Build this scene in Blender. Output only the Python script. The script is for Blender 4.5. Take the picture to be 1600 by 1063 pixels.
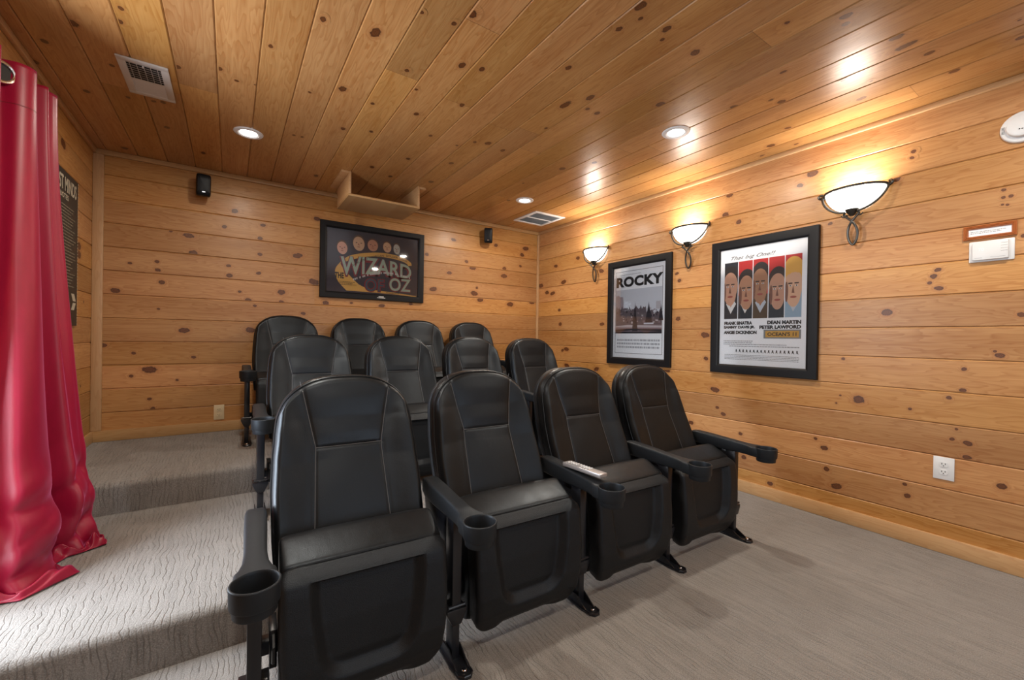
import bpy, bmesh, math, random
from mathutils import Vector, Matrix

# ---------------------------------------------------------------- camera, world, lights, exposure
SC = bpy.context.scene
for o in list(bpy.data.objects):
    bpy.data.objects.remove(o)
COL = SC.collection
pi = math.pi
sin, cos = math.sin, math.cos

YAW, PITCH, ROLL, FPX = 0.5888, -0.0042, 0.0153, 659.333
CAM_H = 1.1
f = Vector((sin(YAW)*cos(PITCH), cos(YAW)*cos(PITCH), sin(PITCH)))
r = Vector((cos(YAW), -sin(YAW), 0.0))
u = r.cross(f)
r2 = r*cos(ROLL) + u*sin(ROLL)
u2 = -r*sin(ROLL) + u*cos(ROLL)
cam_data = bpy.data.cameras.new('camera')
cam = bpy.data.objects.new('camera', cam_data)
COL.objects.link(cam)
cam_data.sensor_width = 36.0
cam_data.lens = 36.0*FPX/1600.0
cam_data.clip_start = 0.02
M = Matrix((r2, u2, -f)).transposed().to_4x4()
M.translation = Vector((0, 0, CAM_H))
cam.matrix_world = M
SC.camera = cam

SC.view_settings.view_transform = 'Standard'
SC.view_settings.look = 'None'
SC.view_settings.gamma = 1.0
SC.view_settings.use_curve_mapping = False
SC.view_settings.exposure = 0.0

world = bpy.data.worlds.new('world')
SC.world = world
world.use_nodes = True
world.node_tree.nodes['Background'].inputs[0].default_value = (0.80, 0.90, 1.0, 1)
world.node_tree.nodes['Background'].inputs[1].default_value = 1.0

# room dimensions in metres (x right, y into the room, z up; camera above the origin)
W, D, H, L = 3.149, 4.152, 2.403, -0.82
FRONT = -2.2
T1, T2, Y1, Y2 = 0.153, 0.3117, 1.7755, 2.969
DOOR = (1.76, 2.30, 2.04)      # y from, y to, top of the curtained opening in the left wall

def area_light(name, loc, rot, size, sizey, power, color, spread=None):
    d = bpy.data.lights.new(name, 'AREA')
    d.shape = 'RECTANGLE'; d.size = size; d.size_y = sizey
    d.energy = power; d.color = color
    if spread: d.spread = spread
    o = bpy.data.objects.new(name, d); COL.objects.link(o)
    o.location = loc; o.rotation_euler = rot
    return o
# daylight coming in through the open curtained doorway on the left
area_light('doorway_daylight', (L-0.22, (DOOR[0]+DOOR[1])/2, 1.08), (0, -pi/2, 0), 1.75, 0.52, 72, (0.84, 0.92, 1.0))
# added fill light behind the camera, shining in through an added window
area_light('rear_fill_light', (1.2, FRONT-0.25, 1.35), (pi/2, 0, 0), 2.4, 1.3, 21, (0.86, 0.93, 1.0))
CAN_POWER = 9.5
SCONCE_POWER = 6.2

# ---------------------------------------------------------------- node helpers
class NT:
    def __init__(s, name):
        m = bpy.data.materials.new(name); m.use_nodes = True
        s.m = m; s.t = m.node_tree; s.t.nodes.clear()
        s.out = s.t.nodes.new('ShaderNodeOutputMaterial')
    def n(s, typ, **kw):
        nd = s.t.nodes.new(typ)
        for k, v in kw.items(): setattr(nd, k, v)
        return nd
    def l(s, a, b): s.t.links.new(a, b)
    def val(s, sock, v):
        if isinstance(v, (int, float, tuple, list)): sock.default_value = v
        else: s.l(v, sock)
    def math(s, op, a, b=0.0, c=0.0, clamp=False):
        nd = s.n('ShaderNodeMath', operation=op); nd.use_clamp = clamp
        s.val(nd.inputs[0], a); s.val(nd.inputs[1], b); s.val(nd.inputs[2], c)
        return nd.outputs[0]
    def mix(s, fac, a, b, blend='MIX'):
        nd = s.n('ShaderNodeMix', data_type='RGBA', blend_type=blend)
        s.val(nd.inputs[0], fac); s.val(nd.inputs[6], a); s.val(nd.inputs[7], b)
        return nd.outputs[2]
    def comb(s, x, y, z):
        nd = s.n('ShaderNodeCombineXYZ')
        s.val(nd.inputs[0], x); s.val(nd.inputs[1], y); s.val(nd.inputs[2], z)
        return nd.outputs[0]
    def noise(s, vec, scale, detail=2.0, rough=0.5, dist=0.0):
        nd = s.n('ShaderNodeTexNoise'); s.l(vec, nd.inputs['Vector'])
        nd.inputs['Scale'].default_value = scale; nd.inputs['Detail'].default_value = detail
        nd.inputs['Roughness'].default_value = rough; nd.inputs['Distortion'].default_value = dist
        return nd.outputs[0]
    def white(s, x, y=0.0):
        nd = s.n('ShaderNodeTexWhiteNoise', noise_dimensions='2D')
        s.l(s.comb(x, y, 0.0), nd.inputs['Vector']); return nd.outputs[0]
    def mapr(s, v, a, b, c, d):
        nd = s.n('ShaderNodeMapRange'); s.val(nd.inputs[0], v)
        for i, q in zip((1, 2, 3, 4), (a, b, c, d)): nd.inputs[i].default_value = q
        return nd.outputs[0]
    def bump(s, h, strength, dist):
        nd = s.n('ShaderNodeBump'); s.l(h, nd.inputs['Height'])
        nd.inputs['Strength'].default_value = strength; nd.inputs['Distance'].default_value = dist
        return nd.outputs[0]
    def bsdf(s, color, rough=0.5, metal=0.0, normal=None, coat=0.0, coat_rough=0.1, spec=0.5, **kw):
        p = s.n('ShaderNodeBsdfPrincipled')
        s.val(p.inputs['Base Color'], color); s.val(p.inputs['Roughness'], rough)
        p.inputs['Metallic'].default_value = metal
        p.inputs['Coat Weight'].default_value = coat; p.inputs['Coat Roughness'].default_value = coat_rough
        p.inputs['Specular IOR Level'].default_value = spec
        if normal: s.l(normal, p.inputs['Normal'])
        for k, v in kw.items(): s.val(p.inputs[k], v)
        s.l(p.outputs[0], s.out.inputs[0]); return p

def objco(t):
    tc = t.n('ShaderNodeTexCoord'); sp = t.n('ShaderNodeSeparateXYZ')
    t.l(tc.outputs['Object'], sp.inputs[0]); return tc.outputs['Object'], sp.outputs

def wood(name, along, across, offset, pitch, seed, tone=1.0, light=(0.66, 0.365, 0.150), dark=(0.37, 0.138, 0.036), seglen=2.6, rough=0.46, coat=0.12):
    """knotty varnished pine boards; along/across are object axes 0..2"""
    t = NT(name); co, xyz = objco(t)
    a, c = xyz[along], xyz[across]
    n = t.math('FLOOR', t.math('DIVIDE', t.math('SUBTRACT', c, offset), pitch))
    sh = t.math('MULTIPLY', t.white(n, seed), seglen)
    sv = t.math('DIVIDE', t.math('ADD', a, sh), seglen)
    seg = t.math('FLOOR', sv); fr = t.math('FRACT', sv)
    rnd = t.white(t.math('ADD', n, seed*3.1), seg)
    rnd2 = t.white(t.math('ADD', n, seed*7.7+40), seg)
    # knot attribute: 1 away from knots, 0 at the middle of one
    at = t.n('ShaderNodeAttribute', attribute_name='kr')
    inv = t.n('ShaderNodeAttribute', attribute_name='kx')
    kr = t.math('SUBTRACT', 1.0, at.outputs['Fac'])       # stored as closeness
    near = at.outputs['Fac']
    ca = t.math('ADD', a, t.math('MULTIPLY', rnd, 31.0))
    cc = t.math('ADD', c, t.math('MULTIPLY', rnd2, 17.0))
    v1 = t.comb(t.math('MULTIPLY', ca, 1.0), t.math('MULTIPLY', cc, 7.0), rnd)
    low = t.noise(v1, 1.3, 3.0, 0.55)
    # growth rings
    ph = t.math('ADD', t.math('MULTIPLY', cc, 26.0), t.math('MULTIPLY', low, 15.0))
    ph = t.math('ADD', ph, t.math('MULTIPLY', t.math('MULTIPLY', near, near), 5.0))
    ring = t.math('FRACT', ph)
    ring = t.math('POWER', ring, 2.2)
    ring = t.math('MULTIPLY', ring, t.mapr(t.math('FRACT', ph), 0.90, 1.0, 1.0, 0.0))
    v2 = t.comb(t.math('MULTIPLY', ca, 2.2), t.math('MULTIPLY', cc, 95.0), rnd)
    fine = t.noise(v2, 1.0, 4.0, 0.6)
    v3 = t.comb(t.math('MULTIPLY', ca, 1.1), t.math('MULTIPLY', cc, 9.0), rnd2)
    blotch = t.noise(v3, 1.0, 2.0, 0.5)
    g = t.math('ADD', t.math('MULTIPLY', ring, 0.42), t.math('MULTIPLY', t.mapr(fine, 0.3, 0.75, 0.0, 1.0), 0.28))
    g = t.math('ADD', g, t.math('MULTIPLY', t.mapr(blotch, 0.3, 0.7, 0.0, 1.0), 0.34), clamp=True)
    col = t.mix(g, tuple(light)+(1,), tuple(dark)+(1,))
    # board to board tone
    tv = t.mapr(rnd, 0.0, 1.0, 0.66*tone, 0.92*tone)
    hsv = t.n('ShaderNodeHueSaturation'); t.l(col, hsv.inputs['Color'])
    t.l(tv, hsv.inputs['Value']); t.l(t.mapr(rnd2, 0, 1, 1.0, 1.08), hsv.inputs['Saturation'])
    t.l(t.mapr(rnd2, 0, 1, 0.4975, 0.5035), hsv.inputs['Hue'])
    col = hsv.outputs[0]
    # knots
    kn = t.noise(co, 60.0, 2.0, 0.6)
    kk = t.math('ADD', kr, t.math('MULTIPLY', t.math('SUBTRACT', kn, 0.5), 0.32))
    halo = t.mapr(kk, 0.38, 0.80, 0.60, 0.0)
    col = t.mix(halo, col, (0.34, 0.135, 0.045, 1))
    core = t.mapr(kk, 0.33, 0.43, 1.0, 0.0)
    krings = t.math('FRACT', t.math('MULTIPLY', kk, 9.0))
    kc = t.mix(krings, (0.070, 0.021, 0.006, 1), (0.17, 0.058, 0.018, 1))
    rim = t.mapr(t.math('ABSOLUTE', t.math('SUBTRACT', kk, 0.36)), 0.02, 0.09, 1.0, 0.0)
    kc = t.mix(rim, kc, (0.035, 0.013, 0.008, 1))
    col = t.mix(core, col, kc)
    # butt joints between boards
    jt = t.math('MULTIPLY', t.math('MINIMUM', fr, t.math('SUBTRACT', 1.0, fr)), seglen)
    jl = t.mapr(jt, 0.0006, 0.0020, 1.0, 0.0)
    if seglen < 50:
        col = t.mix(t.math('MULTIPLY', jl, 0.65), col, (0.10, 0.04, 0.015, 1))
    h = t.math('SUBTRACT', t.math('MULTIPLY', fine, 0.3), t.math('MULTIPLY', core, 0.5))
    nrm = t.bump(h, 0.25, 0.001)
    wav = t.noise(t.comb(t.math('MULTIPLY', a, 2.0), t.math('MULTIPLY', c, 9.0), rnd), 1.0, 1.0)
    b2 = t.n('ShaderNodeBump'); b2.inputs['Strength'].default_value = 0.35; b2.inputs['Distance'].default_value = 0.006
    t.l(wav, b2.inputs['Height']); t.l(nrm, b2.inputs['Normal'])
    t.bsdf(col, t.mapr(fine, 0.3, 0.7, rough-0.05, rough+0.05), normal=b2.outputs[0], spec=0.45, coat=coat, coat_rough=0.25)
    return t.m

def carpet_mat():
    t = NT('carpet'); co, xyz = objco(t)
    x, y, z = xyz[0], xyz[1], xyz[2]
    run = t.math('ADD', y, z)
    wob = t.noise(t.comb(t.math('MULTIPLY', x, 5.0), t.math('MULTIPLY', run, 5.0), 0.0), 1.0, 3.0, 0.6)
    wob2 = t.noise(t.comb(t.math('MULTIPLY', x, 18.0), t.math('MULTIPLY', run, 9.0), 3.0), 1.0, 2.0, 0.6)
    ph = t.math('ADD', t.math('MULTIPLY', x, 58.0), t.math('MULTIPLY', wob, 3.6))
    ph = t.math('ADD', ph, t.math('MULTIPLY', wob2, 1.1))
    tri = t.math('ABSOLUTE', t.math('SUBTRACT', t.math('FRACT', ph), 0.5))     # 0 at the groove
    brk = t.noise(t.comb(t.math('MULTIPLY', x, 22.0), t.math('MULTIPLY', run, 11.0), 7.0), 1.0, 2.0)
    groove = t.math('MULTIPLY', t.mapr(tri, 0.0, 0.16, 1.0, 0.0), t.mapr(brk, 0.42, 0.58, 0.12, 1.0))
    loops = t.n('ShaderNodeTexVoronoi'); loops.inputs['Scale'].default_value = 190.0
    t.l(co, loops.inputs['Vector'])
    lp = loops.outputs['Distance']
    sp = t.noise(co, 300.0, 2.0, 0.75)
    patch = t.noise(t.comb(t.math('MULTIPLY', x, 1.6), t.math('MULTIPLY', run, 0.8), 1.0), 1.5, 2.0)
    streak = t.noise(t.comb(t.math('MULTIPLY', x, 55.0), t.math('MULTIPLY', run, 4.0), 2.0), 1.0, 3.0, 0.6)
    col = t.mix(t.mapr(patch, 0.35, 0.65, 0.0, 0.5), (0.235, 0.219, 0.205, 1), (0.175, 0.161, 0.149, 1))
    col = t.mix(t.mapr(streak, 0.42, 0.66, 0.0, 0.42), col, (0.105, 0.095, 0.087, 1))
    col = t.mix(t.mapr(sp, 0.50, 0.66, 0.0, 0.65), col, (0.33, 0.317, 0.30, 1))
    col = t.mix(t.mapr(sp, 0.30, 0.46, 0.65, 0.0), col, (0.075, 0.068, 0.062, 1))
    col = t.mix(t.math('MULTIPLY', groove, 0.62), col, (0.12, 0.105, 0.095, 1))
    h = t.math('SUBTRACT', t.math('MULTIPLY', sp, 0.35), t.math('MULTIPLY', groove, 1.0))
    h = t.math('SUBTRACT', h, t.math('MULTIPLY', lp, 0.35))
    t.bsdf(col, 1.0, normal=t.bump(h, 0.65, 0.0045), spec=0.1, **{'Sheen Weight': 0.25, 'Sheen Roughness': 0.5})
    return t.m

def leather_mat():
    t = NT('black_leather'); co, xyz = objco(t)
    v = t.n('ShaderNodeTexVoronoi'); v.inputs['Scale'].default_value = 420.0; t.l(co, v.inputs['Vector'])
    n1 = t.noise(co, 9.0, 3.0, 0.6)
    n2 = t.noise(t.comb(t.math('MULTIPLY', xyz[0], 30.0), t.math('MULTIPLY', xyz[1], 10.0), t.math('MULTIPLY', xyz[2], 7.0)), 1.0, 3.0)
    b1 = t.bump(v.outputs['Distance'], 0.22, 0.0008)
    b2 = t.n('ShaderNodeBump'); b2.inputs['Strength'].default_value = 0.35; b2.inputs['Distance'].default_value = 0.004
    t.l(t.math('ADD', n1, t.math('MULTIPLY', n2, 0.35)), b2.inputs['Height']); t.l(b1, b2.inputs['Normal'])
    t.bsdf((0.0065, 0.0068, 0.0076, 1), t.mapr(n1, 0.3, 0.7, 0.33, 0.43), normal=b2.outputs[0], spec=0.36, **{'Specular Tint': (0.74, 0.86, 1.0, 1)})
    return t.m

def plastic_mat(name, col, rough, scale=700.0, strength=0.35):
    t = NT(name); co, xyz = objco(t)
    n = t.noise(co, scale, 2.0, 0.6)
    t.bsdf(col+(1,), t.mapr(n, 0.3, 0.7, rough-0.06, rough+0.06), normal=t.bump(n, strength, 0.0014), spec=0.38, **{'Specular Tint': (0.74, 0.86, 1.0, 1)})
    return t.m

def plain(name, col, rough=0.5, metal=0.0, spec=0.5, var=0.04, **kw):
    t = NT(name); co, xyz = objco(t)
    n = t.noise(co, 35.0, 2.0)
    c2 = tuple(min(1, c*(1-var)) for c in col)
    t.bsdf(t.mix(n, tuple(col)+(1,), c2+(1,)), rough, metal, spec=spec, **kw)
    return t.m

def emit(name, col, strength):
    t = NT(name)
    e = t.n('ShaderNodeEmission'); e.inputs[0].default_value = tuple(col)+(1,); e.inputs[1].default_value = strength
    t.l(e.outputs[0], t.out.inputs[0]); return t.m

def glass_pane_mat():
    t = NT('picture_glass')
    tr = t.n('ShaderNodeBsdfTransparent'); gl = t.n('ShaderNodeBsdfGlossy'); gl.inputs['Roughness'].default_value = 0.03
    fr = t.n('ShaderNodeFresnel'); fr.inputs[0].default_value = 1.45
    mx = t.n('ShaderNodeMixShader'); t.l(fr.outputs[0], mx.inputs[0]); t.l(tr.outputs[0], mx.inputs[1]); t.l(gl.outputs[0], mx.inputs[2])
    t.l(mx.outputs[0], t.out.inputs[0]); return t.m

def velvet_mat():
    t = NT('red_satin'); co, xyz = objco(t)
    n = t.noise(t.comb(t.math('MULTIPLY', xyz[0], 40.0), t.math('MULTIPLY', xyz[1], 40.0), t.math('MULTIPLY', xyz[2], 12.0)), 1.0, 3.0, 0.6)
    n2 = t.noise(co, 300.0, 2.0)
    lw = t.n('ShaderNodeLayerWeight'); lw.inputs[0].default_value = 0.5
    col = t.mix(n, (0.33, 0.003, 0.036, 1), (0.24, 0.002, 0.022, 1))
    t.bsdf(col, 0.42, normal=t.bump(t.math('ADD', t.math('MULTIPLY', n, 0.6), n2), 0.15, 0.0015), spec=0.5,
           **{'Sheen Weight': 0.40, 'Sheen Roughness': 0.35, 'Sheen Tint': (1.0, 0.28, 0.65, 1)})
    return t.m

MAT = {}
MAT['carpet'] = carpet_mat()
MAT['leather'] = leather_mat()
MAT['plastic'] = plastic_mat('textured_black_plastic', (0.0085, 0.0088, 0.0098), 0.43, 430.0, 0.75)
MAT['arm'] = plastic_mat('armrest_plastic', (0.012, 0.0135, 0.016), 0.48, 900.0, 0.2)
MAT['metal'] = plain('black_painted_metal', (0.012, 0.013, 0.017), 0.28)
MAT['stitch'] = plain('seam_piping_highlight', (0.085, 0.087, 0.095), 0.5)  # seam highlights put into the colour, paler than the leather
MAT['chrome'] = plain('chrome', (0.75, 0.75, 0.76), 0.18, 1.0)
MAT['bronze'] = plain('pewter_bronze', (0.075, 0.07, 0.062), 0.34, 0.8)
MAT['white'] = plain('white_plastic', (0.74, 0.77, 0.80), 0.38)
MAT['ventwhite'] = plain('painted_vent_metal', (0.60, 0.58, 0.55), 0.45)
MAT['ventwhite2'] = plain('white_vent_metal', (0.80, 0.80, 0.80), 0.4)
MAT['filter'] = plain('grey_filter', (0.30, 0.32, 0.34), 0.8)
MAT['dark'] = plain('dark_void', (0.015, 0.013, 0.012), 0.7)
MAT['almond'] = plain('almond_plastic', (0.68, 0.56, 0.36), 0.4)
MAT['frame'] = plain('black_wood_frame', (0.006, 0.006, 0.0075), 0.45, 0.0, 0.22)
MAT['paper'] = plain('poster_paper', (0.88, 0.91, 0.96), 0.5, var=0.02)
MAT['ink'] = plain('black_ink', (0.012, 0.013, 0.016), 0.55)
MAT['greyink'] = plain('grey_ink', (0.30, 0.31, 0.33), 0.55)
MAT['glass'] = glass_pane_mat()
MAT['velvet'] = velvet_mat()
MAT['lens'] = emit('lamp_lens', (1.0, 0.97, 0.92), 14.0)
MAT['bowl'] = emit('lit_alabaster_glass', (1.0, 0.97, 0.91), 4.0)
MAT['silver'] = plain('silver_remote', (0.45, 0.44, 0.45), 0.35, 0.5)
MAT['redframe'] = plain('redwood_moulding', (0.40, 0.13, 0.04), 0.35)

# ---------------------------------------------------------------- mesh helpers
class MB:
    def __init__(s):
        s.v = []; s.f = []; s.mi = []; s.kr = {}
    def add(s, vs, fs, mi=0):
        b = len(s.v); s.v += [tuple(q) for q in vs]
        s.f += [tuple(i+b for i in q) for q in fs]; s.mi += [mi]*len(fs)
        return b
    def box(s, a, b, mi=0):
        x0, y0, z0 = a; x1, y1, z1 = b
        vs = [(x0,y0,z0),(x1,y0,z0),(x1,y1,z0),(x0,y1,z0),(x0,y0,z1),(x1,y0,z1),(x1,y1,z1),(x0,y1,z1)]
        s.add(vs, [(0,3,2,1),(4,5,6,7),(0,1,5,4),(1,2,6,5),(2,3,7,6),(3,0,4,7)], mi); return s
    def bbox(s, a, b, r, mi=0, seg=2):
        """bevelled box"""
        bm = bmesh.new(); bmesh.ops.create_cube(bm, size=1.0)
        c = [(p+q)/2 for p, q in zip(a, b)]; d = [abs(q-p) for p, q in zip(a, b)]
        for v in bm.verts: v.co = Vector((c[0]+v.co.x*d[0], c[1]+v.co.y*d[1], c[2]+v.co.z*d[2]))
        bmesh.ops.bevel(bm, geom=bm.edges[:], offset=min(r, min(d)*0.49), segments=seg, affect='EDGES', profile=0.5)
        s.frombm(bm, mi); return s
    def frombm(s, bm, mi=0):
        bm.verts.ensure_lookup_table(); bm.verts.index_update()
        s.add([v.co for v in bm.verts], [[v.index for v in q.verts] for q in bm.faces], mi); bm.free()
    def prism(s, pts, axis, a, b, r=0.0, mi=0, seg=2):
        """polygon pts (in the two other axes, cyclic order) swept along axis from a to b, bevelled"""
        bm = bmesh.new()
        def mk(p, t):
            q = [0, 0, 0]; o = [i for i in range(3) if i != axis]
            q[axis] = t; q[o[0]] = p[0]; q[o[1]] = p[1]; return q
        A = [bm.verts.new(mk(p, a)) for p in pts]; B = [bm.verts.new(mk(p, b)) for p in pts]
        bm.faces.new(A); bm.faces.new(B[::-1]); n = len(pts)
        for i in range(n): bm.faces.new((A[i], B[i], B[(i+1) % n], A[(i+1) % n]))
        bmesh.ops.recalc_face_normals(bm, faces=bm.faces[:])
        if r: bmesh.ops.bevel(bm, geom=bm.edges[:], offset=r, segments=seg, affect='EDGES', profile=0.5)
        s.frombm(bm, mi); return s
    def tube(s, pts, rad, n=8, mi=0, cap=True, closed=False):
        pts = [Vector(p) for p in pts]; m = len(pts)
        rads = rad if isinstance(rad, (list, tuple)) else [rad]*m
        up = None; vs = []
        for i in range(m):
            if closed: d = pts[(i+1) % m]-pts[i-1]
            else: d = pts[min(i+1, m-1)]-pts[max(i-1, 0)]
            d.normalize()
            if up is None:
                up = Vector((0, 0, 1)) if abs(d.z) < 0.9 else Vector((1, 0, 0))
            e1 = d.cross(up)
            if e1.length < 1e-6: e1 = d.cross(Vector((0.3, 1, 0.2)))
            e1.normalize(); e2 = e1.cross(d); e2.normalize(); up = e2
            for k in range(n):
                a = 2*pi*k/n; vs.append(pts[i]+(e1*cos(a)+e2*sin(a))*rads[i])
        fs = []
        rng = m if closed else m-1
        for i in range(rng):
            j = (i+1) % m
            for k in range(n):
                k2 = (k+1) % n; fs.append((i*n+k, i*n+k2, j*n+k2, j*n+k))
        if cap and not closed:
            fs.append(tuple(range(n))[::-1]); fs.append(tuple((m-1)*n+k for k in range(n)))
        s.add(vs, fs, mi); return s
    def lathe(s, prof, c, axis=2, n=32, mi=0, a0=0.0, a1=2*pi):
        """prof = [(radius, height)] turned about an axis through c"""
        full = abs(a1-a0-2*pi) < 1e-6; m = n if full else n+1
        vs = []
        for (rr, h) in prof:
            for k in range(m):
                a = a0+(a1-a0)*k/n
                p = [rr*cos(a), rr*sin(a), h]
                if axis == 0: p = [p[2], p[0], p[1]]
                if axis == 1: p = [p[0], p[2], p[1]]
                vs.append((c[0]+p[0], c[1]+p[1], c[2]+p[2]))
        fs = []
        for i in range(len(prof)-1):
            for k in range(n):
                k2 = (k+1) % m; fs.append((i*m+k, i*m+k2, (i+1)*m+k2, (i+1)*m+k))
        s.add(vs, fs, mi); return s
    def build(s, name, mats, parent=None, smooth=False, angle=35, recalc=True):
        me = bpy.data.meshes.new(name); me.from_pydata(s.v, [], s.f)
        if not isinstance(mats, (list, tuple)): mats = [mats]
        for m in mats: me.materials.append(m)
        if s.kr:
            at = me.attributes.new('kr', 'FLOAT', 'POINT')
            for i, v in s.kr.items(): at.data[i].value = v
        me.polygons.foreach_set('material_index', s.mi)
        if recalc:
            bm = bmesh.new(); bm.from_mesh(me); bmesh.ops.remove_doubles(bm, verts=bm.verts[:], dist=1e-6)
            bmesh.ops.recalc_face_normals(bm, faces=bm.faces[:]); bm.to_mesh(me); bm.free()
        if smooth:
            me.polygons.foreach_set('use_smooth', [True]*len(me.polygons))
            try: me.set_sharp_from_angle(angle=math.radians(angle))
            except Exception: pass
        me.update()
        o = bpy.data.objects.new(name, me); COL.objects.link(o)
        if parent: o.parent = parent
        return o

def tag(o, label=None, cat=None, group=None, kind=None):
    if label: o['label'] = label
    if cat: o['category'] = cat
    if group: o['group'] = group
    if kind: o['kind'] = kind
    return o
def empty(name, loc=(0, 0, 0), rz=0.0):
    o = bpy.data.objects.new(name, None); COL.objects.link(o)
    o.location = loc; o.rotation_euler = (0, 0, rz); o.empty_display_size = 0.05
    return o
def struct(o): o['kind'] = 'structure'; return o
def copy_tree(o, parent=None):
    c = o.copy(); COL.objects.link(c)
    if parent: c.parent = parent
    for ch in list(o.children): copy_tree(ch, c)
    return c

# ---------------------------------------------------------------- room shell
KNOTS_CEIL = "1.847,0.505,0.033 2.365,0.48,0.028 2.205,0.139,0.015 1.894,0.304,0.018 1.624,0.625,0.01 1.606,0.759,0.013 1.516,0.796,0.0208 2.018,0.705,0.0122 1.827,0.909,0.0244 1.798,1.001,0.0186 2.414,0.649,0.0128 2.748,0.733,0.0144 2.814,0.577,0.02 2.137,1.066,0.0186 2.377,0.891,0.0186 2.578,1.064,0.0144 2.454,1.422,0.0258 2.49,1.34,0.0172 3.769,0.569,0.0264 3.317,0.895,0.0258 3.006,1.069,0.0186 3.42,1.07,0.0214 3.336,1.387,0.0272 2.893,1.361,0.0242 2.486,1.559,0.0222 2.142,0.801,0.01 3.089,0.379,0.013 3.092,0.331,0.0122 2.499,0.341,0.01 1.104,1.316,0.0266 1.147,1.368,0.0128 1.236,1.34,0.0158 1.549,1.335,0.0186 1.123,1.503,0.0214 1.172,1.541,0.0108 1.141,1.731,0.0222 0.822,1.872,0.01 0.674,2.024,0.023 0.689,2.073,0.0153 0.593,2.438,0.0388 0.598,2.338,0.0266 0.548,2.584,0.0194 0.979,2.2,0.015 1.104,2.465,0.0208 1.129,2.403,0.0136 1.762,1.741,0.0186 1.761,1.665,0.0142 1.672,1.599,0.0302 1.804,1.536,0.043 1.496,1.959,0.028 1.278,2.311,0.0208 0.85,2.776,0.0236 0.304,2.763,0.0158 2.485,2.097,0.0294 2.261,2.216,0.0236 1.216,2.802,0.0194 1.388,2.966,0.025 1.496,3.074,0.0178 0.516,2.849,0.0208 2.078,3.088,0.02 1.282,3.073,0.0164 2.758,-0.708,0.0172 2.528,-0.574,0.0244 2.994,-0.801,0.0222 2.299,-0.379,0.0136 2.398,-0.403,0.0166 2.642,-0.234,0.0216 2.536,-0.065,0.0194 3.195,-0.66,0.018 3.141,-0.485,0.0144 3.093,-0.329,0.0186 3.108,-0.372,0.015 4.018,-0.634,0.0236 3.783,-0.175,0.0236 3.452,-0.347,0.0208 2.813,-0.494,0.013 2.605,0.014,0.0108"
KNOTS_BACK = "0.640,2.150,0.03 -0.278,1.863,0.0363 -0.246,1.729,0.0282 0.021,2.108,0.0224 -0.698,1.403,0.0281 -0.62,1.61,0.014 -0.466,1.638,0.0151 -0.461,1.576,0.0181 -0.437,1.485,0.019 -0.454,1.281,0.011 -0.011,1.577,0.0211 -0.018,1.656,0.0181 0.201,1.91,0.0192 0.221,2.025,0.0192 0.487,1.799,0.0403 0.364,1.469,0.0291 0.365,1.384,0.02 0.12,1.386,0.0231 0.201,1.776,0.0181 0.62,1.579,0.045 0.062,1.45,0.014 -0.387,1.883,0.011 -0.048,1.969,0.0171 0.17,1.34,0.014 0.538,1.292,0.021 0.193,1.616,0.0191 -0.299,1.122,0.035 -0.237,0.912,0.016 -0.759,1.003,0.02 -0.502,0.822,0.045 -0.594,0.947,0.014 -0.5,0.601,0.014 -0.48,0.522,0.015 -0.338,0.737,0.01 0.139,1.135,0.036 -0.605,0.777,0.014 1.995,2.153,0.0313 2.233,1.874,0.0402 2.647,1.824,0.045 2.155,1.936,0.0242 2.65,1.91,0.0262 2.951,2.183,0.045 2.899,2.101,0.0282 1.95,1.791,0.0301 2.257,1.593,0.045 2.335,1.525,0.041 2.738,1.5,0.045 3.053,1.539,0.0391 2.876,1.964,0.0191 2.289,1.658,0.016 2.531,2.166,0.0263 0.722,1.394,0.027 0.946,1.409,0.015 1.232,1.399,0.032 1.769,1.603,0.0432 1.692,1.959,0.0211 1.526,1.435,0.02"
KNOTS_RIGHT = "3.444,1.987,0.0314 3.817,1.949,0.0344 3.677,1.748,0.045 3.87,1.635,0.045 3.976,1.653,0.0361 4.096,1.746,0.045 3.723,1.27,0.028 3.068,1.258,0.035 3.743,1.433,0.023 3.612,0.986,0.043 3.675,0.971,0.022 3.598,0.801,0.0431 3.136,0.794,0.0361 3.089,1.803,0.0363 2.209,1.671,0.0182 2.19,1.286,0.024 1.945,1.15,0.038 1.933,0.962,0.021 2.183,1.609,0.0181 2.292,0.845,0.0321 0.825,1.282,0.026 0.617,1.501,0.0151 0.613,1.402,0.0181 0.633,1.469,0.0151 0.648,1.435,0.01 0.328,1.25,0.014 0.392,1.051,0.017 0.409,1.072,0.0071 1.03,1.004,0.01 0.514,0.976,0.011 0.517,0.867,0.0132 0.567,0.822,0.012 0.95,0.763,0.0283 1.041,0.777,0.0061 0.536,0.662,0.0071 0.552,0.607,0.0102 0.495,0.597,0.0184 0.718,0.741,0.0082 1.061,0.727,0.0061 1.169,0.482,0.0112 0.497,0.525,0.0165 0.378,0.412,0.0177 0.722,0.255,0.0158 0.734,0.316,0.0104 1.052,0.209,0.0304 1.106,0.303,0.0175 1.121,0.433,0.0216 1.624,0.252,0.0187 1.855,0.723,0.0372 1.832,0.587,0.0151 1.784,0.543,0.0202 2.054,0.431,0.0233 1.439,0.111,0.0177 1.651,0.419,0.0151 1.285,2.148,0.0199 1.214,2.205,0.0335 1.793,2.069,0.0257 1.692,1.995,0.0194 1.764,2.215,0.025 1.11,1.856,0.0143 0.723,2.173,0.0117 0.731,2.14,0.0117 0.391,1.865,0.0085 0.367,1.828,0.0092 0.392,1.828,0.0082 0.394,1.793,0.006 0.378,1.789,0.006 0.793,2.041,0.0177 0.326,1.628,0.0092"
KNOTS_LEFT = "3.834,1.654,0.0428 3.836,1.599,0.0424 3.507,2.194,0.045"

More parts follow.
